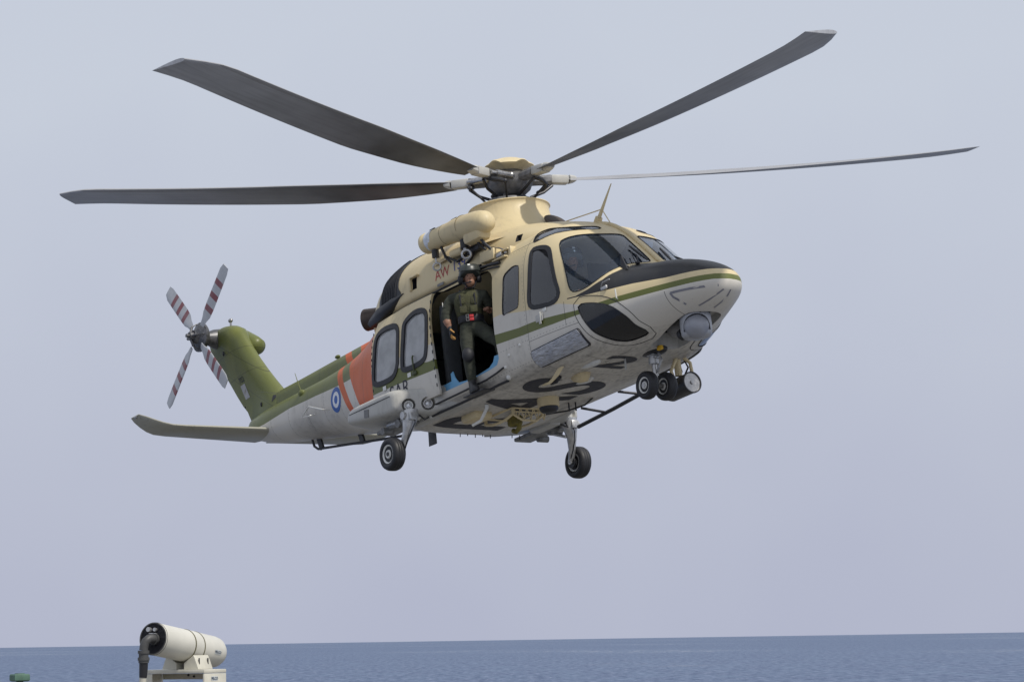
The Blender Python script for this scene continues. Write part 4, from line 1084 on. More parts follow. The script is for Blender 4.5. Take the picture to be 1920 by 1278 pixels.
def torus(mb, c, r, rr, ax, n=20):
    ax = Vector(ax).normalized(); a = ax.cross(Vector((0, 0, 1))).normalized(); b_ = ax.cross(a); c = Vector(c)
    pts = [c + r * (math.cos(2 * math.pi * k / n) * a + math.sin(2 * math.pi * k / n) * b_) for k in range(n + 1)]
    mb.tube(pts, rr, 7, False)
mb = MB(); mb.cyl((-.47, -1.07, 2.77), (-.465, -1.07, 2.69), .014); torus(mb, (-.46, -1.07, 2.635), .055, .014, (.8, -.6, 0)); mb.build('hoist_hook', MALU, hoist, 50)
mb = MB(); mb.cyl((.31, -1.10, 2.68), (.315, -1.10, 2.63), .03); torus(mb, (.33, -1.10, 2.585), .062, .018, (.8, -.6, 0)); mb.build('hoist_hook', MALU, hoist, 50)
mb = MB(); mb.rbox((.68, -.93, 2.47), (.34, .18, .16), .02, Matrix.Rotation(.06, 3, 'Y')); mb.rbox((1.0, -.93, 2.44), (.32, .14, .02), .006); mb.rbox((.98, -.96, 2.34), (.30, .16, .02), .006); mb.rbox((1.16, -.90, 2.40), (.06, .14, .14), .015); mb.build('hoist_bracket', MC, heli, 35)
mb = MB(); mb.tube([(.72, -.98, 2.58), (.95, -.97, 2.50), (1.08, -.95, 2.42)], .012, 6); mb.rbox((.95, -.95, 2.40), (.13, .12, .06), .015); mb.ball((1.06, -.95, 2.41), (.08, .06, .06)); mb.build('bracket_fitting', MST, heli)
mb = MB(); mb.tube([(.38, -1.05, 2.335), (.7, -1.045, 2.315), (1.0, -1.035, 2.28)], .022, 8); mb.tube([(.45, -1.07, 2.27), (.75, -1.06, 2.26), (1.0, -1.05, 2.22)], .013, 8); mb.build('door_gutter', MBLK, heli)

# ------------------------------------------------------------------ belly fittings and lettering
def belly_text(s, size, x, y, rot, wide=1.0):
    u = Vector((math.sin(rot), math.cos(rot), 0)); v = Vector((math.cos(rot), -math.sin(rot), 0))
    # read from below: reading direction u (starboard to port at rot 0), letter tops along v (forward at rot 0)
    me = text_mesh(s, size, 1.0, .022); me.transform(Matrix.Diagonal((wide, 1, 1, 1)))
    return decal('belly_letter', me, (x, y, .3), u, v, hull_bvh, MINK, fuselage, .006, .10)
belly_text('2', .80, 2.32, -.25, 0, 1.4)
belly_text('S', 1.64, 1.04, -.14, math.radians(-90) + math.pi)
belly_text('A', 1.52, .08, -.18, math.radians(-90) + math.pi)
belly_text('R', 1.52, -1.0, -.18, math.radians(-90) + math.pi)
mb = MB(); mb.lathe((.42, -.05, .57), (0, 0, -1), [(0, .155), (.13, .15), (.14, .12)], 32); dr = mb.build('direction_finder', MC, heli, 40)
MB().lathe((.42, -.05, .44), (0, 0, -1), [(-.02, .135), (.04, .13), (.075, .10), (.09, .03)], 32).build('finder_dome', MBLK, dr, 60)
mb = MB()      # cargo hook cradle
A = [(-.12, -.28, .56), (-.12, .22, .56), (-.80, .24, .56), (-.80, -.28, .56)]
for s, e in ((0, 1), (1, 2), (2, 3), (3, 0)): mb.tube([A[s], A[e]], .022, 8)
for k in range(4):
    p = Vector(A[k]); q = p + Vector((0, 0, -.10)); mb.tube([p, q], .024, 8)
for y0 in (-.28, .22): mb.tube([(-.12, y0, .47), (-.3, y0, .43), (-.46, y0, .42), (-.64, y0, .43), (-.80, y0, .47)], .020, 8)
mb.tube([(-.12, -.28, .46), (-.10, -.15, .38), (-.10, .1, .38), (-.12, .22, .46)], .016, 8)
for k in range(5):
    y0 = -.26 + k * .11; mb.tube([(-.12, y0, .56), (-.115, y0 + .055, .40)], .010, 6); mb.tube([(-.115, y0 + .055, .40), (-.12, y0 + .11, .56)], .010, 6)
mb.tube([(-.12, -.3, .50), (-.12, .22, .50)], .012, 6)
hk = mb.build('cargo_hook_cradle', MC, heli, 40)
mb = MB(); mb.rbox((-.46, -.02, .46), (.20, .16, .16), .04); mb.tube([(-.38, 0, .42), (-.40, 0, .34), (-.48, 0, .31), (-.55, 0, .34)], .035, 8); mb.build('cargo_hook', simple('hook_yellow', (.16, .13, .02), .6, 0, .4), hk, 40)
mb = MB(); mb.rbox((-.62, -.55, .53), (.40, .30, .13), .05); mb.build('belly_box', MC, heli, 40)
mb = MB(); mb.tube([(-.10, -.72, .57), (-.11, -.72, .52), (-.25, -.74, .38), (-.38, -.80, .34)], [.03, .024, .022, .02], 8); mb.build('bent_antenna', MWHT, heli, 40)
def teardrop(name, x0, y0, L, w, h, mat, z=.57):
    R_ = [[(x0 + L * t, y0 + w * wd * a, z - h * hd * b_) for a, b_ in ((1, -.1), (.9, .5), (.5, .92), (0, 1), (-.5, .92), (-.9, .5), (-1, -.1))] for t, wd, hd in ((-.5, .05, .05), (-.3, .5, .55), (0, .9, .9), (.3, 1, 1), (.45, .7, .7), (.5, .1, .1))]
    return MB().rings(R_).build(name, mat, heli, 60)
teardrop('belly_fairing', 1.62, -.36, .40, .09, .13, MC); teardrop('belly_blister', 1.38, -.12, .42, .06, .06, MWHT); teardrop('belly_blister', 2.15, -.55, .46, .05, .05, MWHT)
mb = MB(); mb.rings([[(1.98 - .55 * t - dx * .16, -.86 + .10 * t, .545 + dz - .11 * math.sin(t * 2.2) + .02) for dx, dz in ((0, 0), (.4, .02), (1, .006), (.4, -.012))] for t in (0, .35, .7, 1.0)]); mb.build('boarding_step', MC, heli, 40)
mb = MB(); mb.rbox((1.42, -.62, .55), (.24, .06, .06), .015); mb.tube([(1.5, -.6, .57), (1.45, -.62, .50), (1.34, -.64, .50)], .02, 6); mb.build('belly_fitting', MBLK, heli)
for x0, y0 in ((.25, .42), (.30, .50)): MB().tube([(x0, y0, .57), (x0, y0, .44)], .012, 6).build('drain_pipe', MBLK, heli)
mb = MB(); mb.tube([(.55, .62, .565), (.30, .66, .53), (-.05, .60, .53), (-.35, .35, .53)], .012, 6); mb.build('belly_cable', MBLK, heli)
for k in range(7): MB().tube([(-1.72, -.10 + k * .13 + (.25 if k > 4 else 0), .60), (-1.73, -.10 + k * .13 + (.25 if k > 4 else 0), .535 + .02 * (k % 2))], .007, 6).build('static_drain', MBLK, heli)
for x0, z0 in ((1.40, 1.0), (1.12, .93), (.98, .80), (.92, .685)):
    p, n = hull_pt(x0, z0); MB().ball(p, (.05, .05, .05) if z0 > .75 else (.085, .07, .085)).build('cover_fastener', MWHT, heli, 80)
mb = MB(); mb.tube([(.75, 1.34, .62), (0, 1.36, .575), (-.85, 1.36, .53)], .030, 8); mb.tube([(.70, 1.34, .62), (.62, 1.02, .66)], .02, 8); mb.tube([(-.2, 1.36, .585), (-.25, 1.0, .64)], .02, 8); mb.build('port_step', MDK, heli, 40)
mb = MB(); mb.rbox((.32, -1.12, .604), (.50, .20, .018), .006); mb.build('door_step', MDK, heli)

# ------------------------------------------------------------------ people
MSK = simple('skin', (.30, .155, .10), .55, 0, .12, 14)
MSUIT = simple('flight_suit_green', (.036, .040, .028), .85, 0, .40, 11, 0, .8)
MVEST = simple('vest_olive', (.055, .056, .025), .85, 0, .35, 16, 0, .8)
MHEL = simple('helmet_grey_green', (.028, .034, .031), .38, 0, .15)
MBOOT = simple('boot_black', (.012, .012, .014), .5)
MPAD = simple('pad_black', (.016, .017, .022), .6)
from mathutils import noise as mnoise
def skin_mesh(J, Eg, root, sub=3):
    names = list(J); ix = {n: i for i, n in enumerate(names)}
    me = bpy.data.meshes.new('sk'); me.from_pydata([J[n][0] for n in names], [(ix[a], ix[b]) for a, b in Eg], []); me.update()
    o = bpy.data.objects.new('sk', me); COL.objects.link(o)
    o.modifiers.new('s', 'SKIN'); o.modifiers.new('u', 'SUBSURF').levels = sub
    for n in names:
        v = me.skin_vertices[0].data[ix[n]]; r = J[n][1]; v.radius = (r, r) if not isinstance(r, tuple) else r
        v.use_root = (n == root)
    r = evaluated(o); bpy.data.objects.remove(o)
    for v in r.vertices:            # cloth folds
        q = v.co; a = mnoise.noise(Vector((q.x * 9, q.y * 9, q.z * 26))) * .007 + mnoise.noise(q * 34) * .0035
        v.co = q + v.normal * a
    r.update(); return r
def person(base, J, Eg, skin_of, label, look, up=Vector((0, 0, 1)), helmet=MHEL):
    """body as one skinned surface; head with a face; helmet"""
    root = empty('person', HM @ Matrix.Translation(base)); tag(root, label, 'person')
    inv = Matrix.Translation(-Vector(base))
    me = skin_mesh(J, Eg, 'pelvis'); 
    me.transform(inv); me.materials.clear(); me.materials.append(MSUIT); me.materials.append(MSK)
    for p in me.polygons:
        c = p.center + Vector(base)
        p.material_index = 1 if skin_of(c) else 0
    body = link('body', me, None, root, 180)
    H = Vector(J['head'][0]); f = Vector(look).normalized(); r = f.cross(up).normalized(); u = r.cross(f)
    F = lambda a, b_, c: H + f * a + r * b_ + u * c - Vector(base)
    # face: skull, jaw, nose, brow, lips, ears in one mesh
    mb = MB(); rot = Matrix((f, r, u)).transposed()
    mb.ball(F(0, 0, .02), (.19, .155, .22), 20, 14, rot); mb.ball(F(.028, 0, -.055), (.135, .118, .13), 18, 12, rot)
    mb.rings([[F(.085 + e, w, h) for e, w in ((0, .008), (.012, 0), (0, -.008), (-.03, 0))] if False else [F(.082, .011 * k, h), F(.082 + d, 0, h), F(.082, -.011 * k, h), F(.06, 0, h)] for h, d, k in ((.035, .006, .6), (.01, .022, 1.0), (-.014, .034, 1.5), (-.022, .012, 1.2))])
    mb.ball(F(.078, 0, .05), (.03, .11, .022), 12, 6, rot)
    for s in (-1, 1): mb.ball(F(-.005, s * .08, 0), (.045, .02, .06), 10, 6, rot)
    hd = mb.build('head', MSK, root, 60)
    mb = MB()
    for s in (-1, 1): mb.ball(F(.083, s * .031, .028), (.014, .026, .014), 10, 6, rot)
    mb.ball(F(.088, 0, -.058), (.014, .05, .013), 10, 6, rot); mb.build('eyes_and_mouth', MBOOT, root, 60)
    # helmet shell with a face opening, visor cover, ear cups, microphone
    R_ = []
    for i in range(9):
        ph = -.25 + (math.pi / 2 + .24) * i / 8; q = []
        for k in range(28):
            t = 2 * math.pi * k / 28; x_, y_, z_ = .168 * math.cos(ph) * math.cos(t), .150 * math.cos(ph) * math.sin(t), .155 * math.sin(ph)
            lift = .085 * max(0, math.cos(t)) ** 1.5 * max(0, (1 - i / 3))
            q.append(F(x_ - .01, y_, z_ + .045 + lift - (.06 * max(0, -math.cos(t) + .2) * max(0, 1 - i / 3))))
        R_.append(q)
    hm = MB().rings(R_, cap=True).build('helmet', helmet, root, 60)
    mb = MB()
    for s in (-1, 1): mb.lathe(F(-.01, s * .120, -.005), r * s, [(-.02, .06), (.02, .062), (.04, .045), (.042, .01)], 20)
    mb.tube([F(-.01, .12, -.04), F(.07, .10, -.075), F(.115, .02, -.065)], .008, 6); mb.ball(F(.118, .01, -.06), (.03, .04, .025), 10, 6, rot)
    mb.tube([F(.02, .085, -.04), F(.03, .05, -.125), F(.035, 0, -.135), F(.03, -.05, -.125), F(.02, -.085, -.04)], .011, 6)
    mb.build('ear_cups_and_microphone', MPAD, root, 60)
    R_ = []
    for i in range(5):
        ph = .12 + .62 * i / 4; q = []
        for k in range(15): t = -1.25 + 2.5 * k / 14; q.append(F(.180 * math.cos(ph) * math.cos(t) - .01, .162 * math.cos(ph) * math.sin(t), .165 * math.sin(ph) + .075))
        R_.append(q)
    MB().rings(R_, cap=False, close=False).build('visor_cover', simple('visor_cover', (.038, .044, .042), .3), root, 60)
    MB().box(F(.135, .01, .170), (.035, .035, .012), rot @ Matrix.Rotation(.75, 3, 'Y')).build('helmet_badge', MWHT, root)
    return root, inv
def ring_loft(name, rows, rt, fw, mat, root, base, n=24, e=2.6):
    """rows: centre, half width, half depth"""
    R_ = []
    for c, w, d in rows:
        c = Vector(c) - Vector(base); q = []
        for k in range(n):
            t = 2 * math.pi * k / n; a, b_ = math.cos(t), math.sin(t)
            q.append(c + rt * w * math.copysign(abs(a) ** (2 / e), a) + fw * d * math.copysign(abs(b_) ** (2 / e), b_))
        R_.append(q)
    return MB().rings(R_).build(name, mat, root, 60)
EG = [('pelvis', 'waist'), ('waist', 'chest'), ('chest', 'neck'), ('neck', 'head'), ('chest', 'rsh'), ('rsh', 'rel'), ('rel', 'rcf'), ('rcf', 'rwr'), ('chest', 'lsh'), ('lsh', 'lel'), ('lel', 'lcf'), ('lcf', 'lwr'), ('pelvis', 'rhip'), ('rhip', 'rth'), ('rth', 'rkn'), ('rkn', 'rcl'), ('rcl', 'ran'), ('pelvis', 'lhip'), ('lhip', 'lth'), ('lth', 'lkn'), ('lkn', 'lcl'), ('lcl', 'lan')]
BASE = Vector((.34, -1.14, .613))
J = {'pelvis': ((.30, -1.10, 1.58), (.15, .13)), 'waist': ((.30, -1.12, 1.70), (.145, .125)), 'chest': ((.31, -1.14, 1.90), (.175, .145)), 'neck': ((.37, -1.15, 2.06), .062), 'head': ((.455, -1.175, 2.195), .068),
     'rsh': ((.135, -1.305, 1.985), .095), 'rel': ((.075, -1.38, 1.76), .075), 'rcf': ((.095, -1.378, 1.69), .066), 'rwr': ((.135, -1.365, 1.555), .036),
     'lsh': ((.495, -.99, 1.945), .095), 'lel': ((.47, -.84, 1.70), .07), 'lcf': ((.49, -.87, 1.72), .05), 'lwr': ((.52, -.97, 1.735), .036),
     'rhip': ((.255, -1.18, 1.52), .115), 'rth': ((.275, -1.20, 1.34), .112), 'rkn': ((.305, -1.22, 1.13), .085), 'rcl': ((.28, -1.20, .98), .085), 'ran': ((.25, -1.165, .76), .066),
     'lhip': ((.36, -1.05, 1.53), .115), 'lth': ((.50, -1.0, 1.40), .11), 'lkn': ((.70, -.96, 1.24), .088), 'lcl': ((.66, -.92, 1.06), .066), 'lan': ((.60, -.90, .90), .052)}
def crew_skin(c):
    fore = (c - Vector((.115, -1.37, 1.61))).length < .095 and c.z < 1.685
    left = (c - Vector((.52, -.96, 1.735))).length < .05
    return fore or left or c.z > 2.075
crew, inv = person(BASE, J, EG, crew_skin, 'crew member in green flight suit and helmet standing in the open side door', (.86, -.48, -.12))
ft_ = Vector((.78, -.62, 0)).normalized(); rt_ = ft_.cross(Vector((0, 0, 1))).normalized()
ring_loft('vest', [((.30, -1.115, 1.69), .175, .150), ((.30, -1.125, 1.74), .188, .165), ((.305, -1.135, 1.84), .200, .172), ((.315, -1.145, 1.93), .200, .168), ((.33, -1.15, 2.0), .165, .14), ((.345, -1.15, 2.05), .10, .095)], rt_, ft_, MVEST, crew, BASE)
mb = MB()
for s, h, w in ((-.075, 1.76, .10), (.07, 1.76, .10), (-.08, 1.88, .09), (.08, 1.89, .085)):
    c = Vector((.303, -1.13, h)) - BASE + rt_ * s + ft_ * .168; mb.rbox(c, (.035, w, .10), .012, Matrix((ft_, rt_, Vector((0, 0, 1)))).transposed())
mb.build('vest_pouch', MVEST, crew, 40)
mb = MB()
for s in (-1, 1): mb.tube([Vector((.30, -1.12, 1.72)) - BASE + rt_ * s * .10 + ft_ * .170, Vector((.315, -1.14, 1.95)) - BASE + rt_ * s * .10 + ft_ * .170, Vector((.33, -1.15, 2.06)) - BASE + rt_ * s * .10 + ft_ * .03, Vector((.31, -1.13, 1.95)) - BASE + rt_ * s * .10 - ft_ * .14], .014, 6)
mb.build('harness_strap', MPAD, crew, 40)
ring_loft('belt', [((.298, -1.108, 1.595), .172, .150), ((.298, -1.11, 1.60), .182, .158), ((.30, -1.115, 1.69), .182, .160), ((.30, -1.117, 1.70), .172, .150)], rt_, ft_, MPAD, crew, BASE)
fr = Matrix((ft_, rt_, Vector((0, 0, 1)))).transposed()
mb = MB(); c = Vector((.299, -1.112, 1.645)) - BASE + ft_ * .166 - rt_ * .02
mb.rbox(c + Vector((0, 0, .024)), (.02, .06, .042), .006, fr); mb.rbox(c - Vector((0, 0, .024)), (.02, .06, .042), .006, fr); mb.build('red_patch', simple('red_webbing', (.50, .03, .035), .6), crew)
mb = MB(); c = c + rt_ * .055
for dz in (.024, -.024):
    for a, b_ in (((-.018, -.02), (.018, -.02)), ((.018, -.02), (.018, .02)), ((.018, .02), (-.018, .02)), ((-.018, .02), (-.018, -.02))): mb.tube([c + rt_ * a[0] + Vector((0, 0, a[1] + dz)) + ft_ * .012, c + rt_ * b_[0] + Vector((0, 0, b_[1] + dz)) + ft_ * .012], .004, 6)
mb.build('belt_buckle', MST, crew)
mb = MB(); mb.rbox(Vector((.10, -1.352, 1.88)) - BASE - ft_ * .03 + rt_ * .060, (.10, .008, .13), .003, fr); mb.build('shoulder_patch', MWHT, crew)
mb = MB(); mb.ball(Vector((.345, -1.255, 1.135)) - BASE, (.15, .17, .21), 16, 12, fr); mb.tube([Vector((.24, -1.24, 1.19)) - BASE, Vector((.30, -1.16, 1.19)) - BASE], .03, 8); mb.build('knee_pad', MPAD, crew, 60)
mb = MB(); mb.tube([Vector((.38, -1.20, 2.10)) - BASE, Vector((.36, -1.30, 1.98)) - BASE, Vector((.40, -1.29, 1.86)) - BASE], .008, 6); mb.tube([Vector((.42, -1.05, 1.66)) - BASE, Vector((.50, -.95, 1.50)) - BASE, Vector((.46, -.80, 1.52)) - BASE, Vector((.40, -.60, 1.80)) - BASE], .011, 6); mb.build('tether', MPAD, crew, 60)
# boots
def boot(an, toe_dir, nm='boot'):
    an = Vector(an) - BASE; t = Vector(toe_dir).normalized(); s = t.cross(Vector((0, 0, 1))).normalized(); R_ = []
    for h, f0, f1, w in ((.12, -.060, .062, .056), (.06, -.062, .062, .054), (0, -.068, .075, .052), (-.04, -.075, .13, .052), (-.075, -.082, .185, .056), (-.105, -.085, .205, .056), (-.135, -.085, .205, .056), (-.146, -.08, .20, .053)):
        q = []
        for k in range(20):
            a = 2 * math.pi * k / 20; ca, sa = math.cos(a), math.sin(a); q.append(an + Vector((0, 0, h)) + t * ((f0 + f1) / 2 + (f1 - f0) / 2 * math.copysign(abs(ca) ** .8, ca)) + s * w * math.copysign(abs(sa) ** .8, sa))
        R_.append(q)
    return MB().rings(R_).build(nm, MBOOT, crew, 50)
boot((.25, -1.165, .76), (.95, -.32, 0)); boot((.60, -.90, .95), (.95, -.3, 0))
# hands: palm, four fingers, thumb
def hand(w, d, n_, mats, curl, root, base, scale=1.0):
    """w wrist, d pointing direction, n_ palm normal"""
    w, d, n_ = Vector(w) - Vector(base), Vector(d).normalized(), Vector(n_).normalized(); s = d.cross(n_).normalized()
    mb = MB(); rot = Matrix((d, s, n_)).transposed(); mb.rbox(w + d * .05 * scale, (.095 * scale, .082 * scale, .032 * scale), .012 * scale, rot); mb.tube([w - d * .03, w + d * .02], [.034, .032], 12)
    palm = mb.build('glove', mats[0], root, 50)
    mb = MB()
    for k, L in enumerate((.070, .080, .074, .058)):
        p = w + d * .092 * scale + s * (.030 - .020 * k) * scale; a1, a2, a3 = curl * .5, curl, curl * 1.5; pts = [p]
        for a, l in ((a1, .42), (a2, .33), (a3, .25)): p = p + (d * math.cos(a) + n_ * math.sin(a)) * L * l * scale; pts.append(p)
        mb.tube(pts, [.0095 * scale, .009 * scale, .008 * scale, .006 * scale], 8)
    p = w + d * .03 * scale + s * .040 * scale; mb.tube([p, p + (d * .7 + s * .6 + n_ * .3) * .035 * scale, p + (d * 1.0 + s * .55 + n_ * .6) * .062 * scale], [.012 * scale, .0105 * scale, .008 * scale], 8)
    mb.build('fingers', mats[1], root, 50)
hand((.135, -1.365, 1.555), (.16, -.05, -1), (.45, .85, .1), (MPAD, simple('glove_tan', (.50, .27, .08), .7)), .75, crew, BASE, 1.12)
hand((.52, -.97, 1.735), (.45, -.55, .1), (-.2, .5, -.8), (MSK, MSK), .9, crew, BASE)
# pilot in the right-hand seat
PB = Vector((1.92, -.52, 1.20))
PJ = {k_: (tuple(Vector(p_) + Vector((.17, 0, .035))), r_) for k_, (p_, r_) in {'pelvis': ((1.70, -.52, 1.27), .13), 'waist': ((1.66, -.52, 1.42), .13), 'chest': ((1.66, -.52, 1.66), (.165, .13)), 'neck': ((1.72, -.52, 1.86), .06), 'head': ((1.79, -.53, 2.0), .068),
      'rsh': ((1.68, -.73, 1.76), .075), 'rel': ((1.86, -.80, 1.52), .058), 'rcf': ((1.95, -.78, 1.50), .05), 'rwr': ((2.14, -.70, 1.48), .034), 'lsh': ((1.68, -.31, 1.76), .075), 'lel': ((1.84, -.24, 1.50), .058), 'lcf': ((1.92, -.24, 1.46), .05), 'lwr': ((2.08, -.24, 1.36), .034),
      'rhip': ((1.74, -.62, 1.27), .098), 'rth': ((1.95, -.64, 1.29), .09), 'rkn': ((2.20, -.66, 1.30), .07), 'rcl': ((2.34, -.66, 1.12), .062), 'ran': ((2.48, -.66, .92), .05), 'lhip': ((1.74, -.42, 1.27), .098), 'lth': ((1.95, -.40, 1.29), .09), 'lkn': ((2.20, -.38, 1.30), .07), 'lcl': ((2.34, -.38, 1.12), .062), 'lan': ((2.48, -.38, .92), .05)}.items()}
pil, inv = person(PB, PJ, EG, lambda c: c.z > 1.915 or (c - Vector((2.29, -.70, 1.515))).length < .04, 'pilot in green flight suit and helmet seated behind the right-hand windscreen', (.95, -.25, -.05), helmet=simple('helmet_pale', (.22, .24, .23), .4))
hand((2.31, -.70, 1.515), (.9, .2, -.2), (0, .2, -1), (MSK, MSK), 1.0, pil, PB); hand((2.25, -.24, 1.395), (.9, 0, -.3), (0, -.2, -1), (MSK, MSK), 1.0, pil, PB)

# ------------------------------------------------------------------ sea
m_, b = new_mat('sea_water'); MSEA = m_
t_ = X.nt.nodes.new('ShaderNodeTexCoord'); V_ = t_.outputs['Object']
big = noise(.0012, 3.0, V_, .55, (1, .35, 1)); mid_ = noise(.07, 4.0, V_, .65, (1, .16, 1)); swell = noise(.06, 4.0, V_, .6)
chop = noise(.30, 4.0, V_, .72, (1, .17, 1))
c = mixc(big.lin(.35, .65), (.062, .108, .198), (.084, .134, .228)); c = mixc(mid_.lin(.35, .62) * .55, c, (.022, .044, .125)); c = mixc(chop.lin(.48, .66) * .75, c, (.125, .175, .310)); c = mixc(chop.lin(.44, .34) * .7, c, (.012, .026, .085)); c = mixc((big.lin(.54, .60) * mid_.lin(.52, .62)) * .45, c, (.42, .45, .50)); c = mixc((chop > .66) * (mid_ > .54) * .5, c, (.55, .58, .62))  # wave light, shade and glints put into the colour, plus white foam flecks
X.nt.links.new(c, b.inputs['Base Color'])
b.inputs['Roughness'].default_value = .9; b.inputs['Specular IOR Level'].default_value = 0.0
# a wind-roughened surface mirrors only part of the sky: many small slopes hide each other
gl = X.nt.nodes.new('ShaderNodeBsdfGlossy'); gl.inputs['Roughness'].default_value = .32
mxs = X.nt.nodes.new('ShaderNodeMixShader'); X.nt.links.new(chop.lin(.3, .7, .14, .34).s, mxs.inputs[0])
X.nt.links.new(b.outputs[0], mxs.inputs[1]); X.nt.links.new(gl.outputs[0], mxs.inputs[2])
X.nt.links.new(mxs.outputs[0], [n_ for n_ in X.nt.nodes if n_.type == 'OUTPUT_MATERIAL'][0].inputs[0])
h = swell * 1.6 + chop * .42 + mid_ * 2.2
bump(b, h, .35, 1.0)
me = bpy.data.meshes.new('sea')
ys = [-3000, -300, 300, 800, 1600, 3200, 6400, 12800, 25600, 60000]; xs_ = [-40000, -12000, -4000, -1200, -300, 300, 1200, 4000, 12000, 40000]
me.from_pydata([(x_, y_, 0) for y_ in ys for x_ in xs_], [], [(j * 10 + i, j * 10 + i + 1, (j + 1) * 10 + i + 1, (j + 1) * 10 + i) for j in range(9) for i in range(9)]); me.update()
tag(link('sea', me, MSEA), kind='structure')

# ------------------------------------------------------------------ ship's deck under the photographer; unseen part below the aircraft added to bounce light
mb = MB(); mb.box((0, 26.0, CAM_LOC.z - 1.75), (22, 76, .3)); mb.box((0, 26.0, 6.0), (20, 74, 12.0))
tag(mb.build('ship_deck', simple('deck_grey', (.125, .122, .116), .7), None, 30), kind='structure')
DECK = CAM_LOC.z - 1.6

# ------------------------------------------------------------------ surveillance camera on its stand
def lens_pt(u, v, d): return CAM_LOC + M @ Vector(((u - 960) / F_PX * d, (v - 639) / F_PX * d, d))
MPEL = simple('ivory_enamel', (.60, .585, .52), .38, 0, .07, 7)
MIV = simple('ivory_stand', (.56, .54, .46), .5, 0, .12, 9)
MCON = simple('conduit_grey', (.075, .075, .075), .55, .2, .2)
MEND = simple('end_plate_black', (.012, .012, .018), .55)
A0 = lens_pt(290, 1197, 20.0); a_ = (M @ Vector((.49, .205, .845))).normalized()
wv = a_.cross(Vector((0, 0, 1))).normalized(); uv = wv.cross(a_).normalized()
sroot = empty('surveillance_camera', Matrix.Translation((A0.x, A0.y, DECK))); tag(sroot, 'ivory cylindrical surveillance camera on a metal stand at the bottom left', 'security camera')
S0 = Vector((A0.x, A0.y, DECK)); L = lambda s, w, u: A0 - S0 + a_ * s + wv * w + uv * u
r0 = .0945
def pel(prof, nm, mat, sm=45, cap=True): return MB().lathe(A0 - S0, a_, prof, 48, cap).build(nm, mat, sroot, sm)
pel([(-.01, .09), (-.014, r0), (.0, r0 + .001), (.285, r0 + .001), (.286, r0 - .004), (.294, r0 - .004), (.295, r0 + .002), (.378, r0 + .002), (.379, r0 - .004), (.387, r0 - .004), (.388, r0 + .001), (.575, r0 + .001), (.612, r0 - .004), (.64, r0 - .018), (.655, r0 - .045), (.66, .01)], 'housing', MPEL)
pel([(-.018, r0 + .001), (-.018, .0885), (-.006, .0885), (-.004, r0 + .003)], 'housing_rim', MCON, 45, False)
pel([(-.0145, .0895), (-.0145, .01)], 'end_plate', MEND)
for s0 in (.290, .383):
    pel([(s0 - .0035, r0 - .003), (s0 - .0035, r0 + .0035), (s0 + .0035, r0 + .0035), (s0 + .0035, r0 - .003)], 'clamp_band', simple('band_olive', (.16, .145, .08), .5, .3))
mb = MB(); mb.cyl(L(-.012, -.028, .052), L(-.035, -.028, .052), .014, n=14); mb.cyl(L(-.012, .014, .052), L(-.030, .014, .052), .011, n=14); mb.rbox(L(-.02, .0, .028), (.02, .05, .006), .002, Matrix((a_, wv, uv)).transposed()); mb.build('cable_glands', MALU, sroot)
FR = Matrix((a_, wv, uv)).transposed()
dn = Vector((0, 0, -1)); e0 = L(-.012, .012, -.004); e1 = e0 - a_ * .075 - wv * .012; 
el = [e0, e0 - a_ * .03, e0 - a_ * .055 - wv * .004 + dn * .004, e0 - a_ * .072 - wv * .016 + dn * .022, e0 - a_ * .078 - wv * .024 + dn * .05, e0 - a_ * .08 - wv * .026 + dn * .075]
mb = MB(); mb.tube(el, .026, 16); mb.cyl(e0, e0 - a_ * .018, .034); mb.cyl(el[-1], el[-1] + dn * .018, .034); mb.cyl(el[-1] + dn * .04, el[-1] + dn * .058, .035); mb.cyl(el[-1] + dn * .018, el[-1] + dn * .04, .029); mb.cyl(el[-1] + dn * .058, el[-1] + dn * .072, .031); mb.build('conduit_elbow', MCON, sroot, 45)
q = el[-1] + dn * .072
mb = MB(); mb.tube([q, q + dn * .045 - wv * .002, q + dn * .085 - wv * .005], [.026, .025, .023], 14); mb.build('conduit_sleeve', MBLK, sroot, 60)
mb = MB(); mb.tube([q + dn * .08 - wv * .005, q + dn * .18 - wv * .014, q + dn * .5 - wv * .03, Vector((q.x, q.y, .02))], .021, 14); mb.build('conduit_pipe', MIV, sroot, 60)
# saddle bracket
ah = Vector((a_.x, a_.y, 0)).normalized(); wh = ah.cross(Vector((0, 0, 1))).normalized(); uz = Vector((0, 0, 1)); FH = Matrix((ah, wh, uz)).transposed()
mid = L(.335, 0, 0); zt_ = mid.z - r0 - .040
mb = MB()
for sg in (-1, 1):
    for s0 in (-.10, .10): pass
    P = [mid + wh * sg * w + uz * u for w, u in ((.028, -r0 - .004), (.075, -r0 + .028), (.094, -r0 + .042), (.100, -r0 + .034), (.128, -r0 - .034), (.128, -r0 - .040), (.028, -r0 - .040))]
    mb.prism(P, ah, .075, .075)
sb = mb.build('saddle_bracket', MIV, sroot, 30)
for s0 in (-.045, .045):
    for sg in (-1, 1): MB().box(mid + ah * s0 + wh * sg * .116 - uz * (r0 - .0), (.006, .006, .05), FH).build('bracket_slot', MBLK, sb)
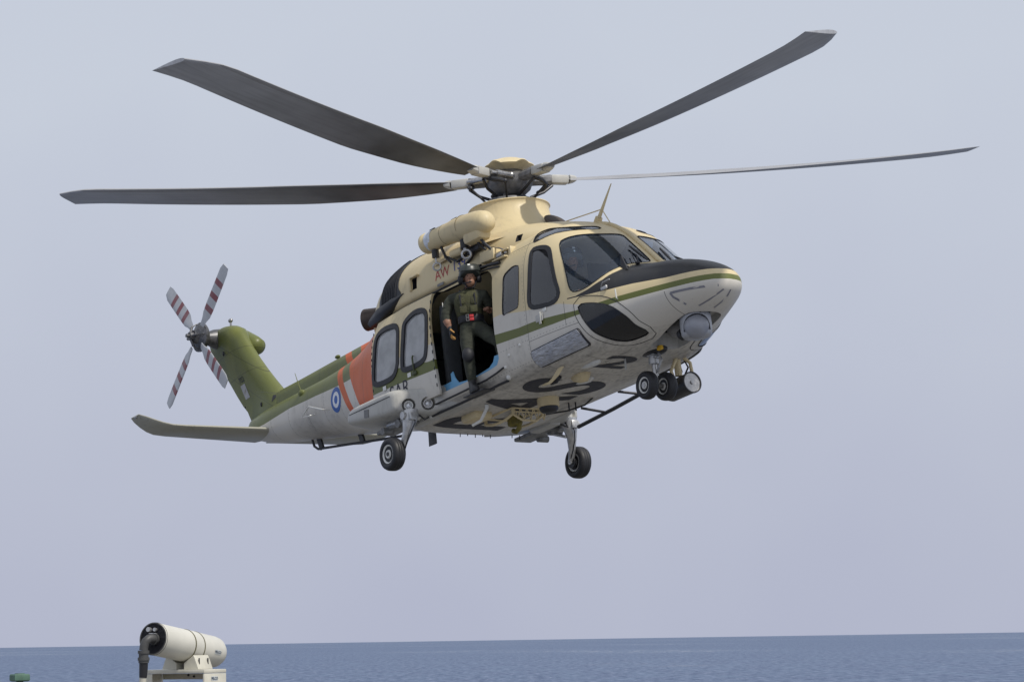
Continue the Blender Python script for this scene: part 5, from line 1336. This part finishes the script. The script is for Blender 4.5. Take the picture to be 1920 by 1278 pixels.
# portal stand: top plate, two side cheeks, back web, post to the deck
cen = Vector((mid.x, mid.y, 0)) - wh * .035; W2, D2 = .235, .115
mb = MB(); mb.rbox(cen + uz * (zt_ - .0125), (2 * D2, 2 * W2, .022), .003, FH); top = mb.build('stand_top', MIV, sroot, 30)
for sg, h0 in ((-1, .42), (1, .42)):
    mb = MB(); mb.rbox(cen + wh * sg * (W2 - .006) + uz * (zt_ - .026 - h0 / 2), (2 * D2 - .004, .012, h0), .002, FH); mb.rbox(cen + wh * sg * (W2 - .05) - ah * (D2 - .006) * 1 + uz * (zt_ - .026 - h0 / 2), (.006, .086, h0), .002, FH) if sg < 0 else None
    mb.build('stand_cheek', MIV, sroot, 30)
mb = MB(); mb.rbox(cen + ah * (D2 - .008) + uz * (zt_ - .026 - .018), (.006, 2 * W2 - .03, .034), .002, FH); mb.build('stand_web', MIV, sroot, 30)
mb = MB()
for dy in (-.03, .01): mb.cyl(cen + ah * (D2 - .011) + wh * dy + uz * (zt_ - .042 - dy * .2), cen + ah * (D2 - .016) + wh * dy + uz * (zt_ - .042 - dy * .2), .007, n=10)
mb.build('bolt_holes', MBLK, sroot)
mb = MB(); mb.rbox(cen + uz * (zt_ - .46), (2 * D2 + .06, 2 * W2 + .02, .04), .005, FH); mb.rbox(Vector((cen.x, cen.y, (zt_ - .48) / 2)), (.16, .16, zt_ - .48), .01, FH); mb.build('stand_post', MIV, sroot, 30)
mb = MB(); mb.ball(cen + uz * (zt_ - .150), (.18, .20, .09), 16, 10); mb.build('pan_drive', simple('drive_red', (.30, .10, .07), .6), sroot)
# maker's labels
lab_d = simple('label_ink', (.015, .035, .075), .5); lab_w = simple('label_white', (.55, .58, .58), .5)
hb = BVHTree.FromPolygons([v.co for v in bpy.data.objects['housing'].data.vertices], [tuple(p.vertices) for p in bpy.data.objects['housing'].data.polygons])
nd = (wv * .80 + uv * -.10 - a_ * .0).normalized(); lv = (uv - nd * uv.dot(nd)).normalized(); lu = lv.cross(nd)
lc = L(.52, 0, 0) + nd * .15
decal('label_plate', quad(.062, .026), lc, lu, lv, hb, lab_w, sroot, .0015, .01); decal('label_text', text_mesh('PELCO', .021, 1.0, .02), lc, lu, lv, hb, lab_d, sroot, .0035, .01)
pc = cen + wh * W2 + uz * (zt_ - .056) - ah * .01
for nm, me, mt, off in (('label_plate', quad(.068, .026), lab_w, .001), ('label_text', text_mesh('PELCO', .022, 1.0, .02), lab_d, .003)):
    me.transform(Matrix.Translation(pc + wh * off) @ Matrix((ah, uz, wh)).transposed().to_4x4()); link(nm, me, mt, sroot)

# ------------------------------------------------------------------ green deck lamp at the left edge
G0 = lens_pt(37, 1269, 22.0); groot = empty('deck_lamp', Matrix.Translation((G0.x, G0.y, DECK))); tag(groot, 'small green painted lamp box on a post at the lower left corner', 'lamp')
z_ = G0.z - DECK; MGR = simple('green_paint', (.075, .15, .11), .6, 0, .3, 14)
rz = Matrix.Rotation(.55, 3, 'Z')
mb = MB(); mb.rings([[rz @ Vector((x_ * k, y_ * k, 0)) + Vector((0, 0, z_ + h)) for x_, y_ in ((-.052, -.045), (.052, -.045), (.052, .045), (-.052, .045))] for k, h in ((.80, -.026), (1.0, -.018), (1.0, .014), (.90, .022))]); lb = mb.build('lamp_box', MGR, groot, 30)
mb = MB(); mb.rbox((.0, 0, z_ + .024), (.05, .05, .006), .002, rz); mb.build('lamp_lid', MGR, groot)
mb = MB(); mb.cyl((0, 0, z_ - .02), (0, 0, z_ - .07), .024); mb.cyl((0, 0, z_ - .06), (0, 0, .0), .02); mb.build('lamp_post', MBLK, groot)
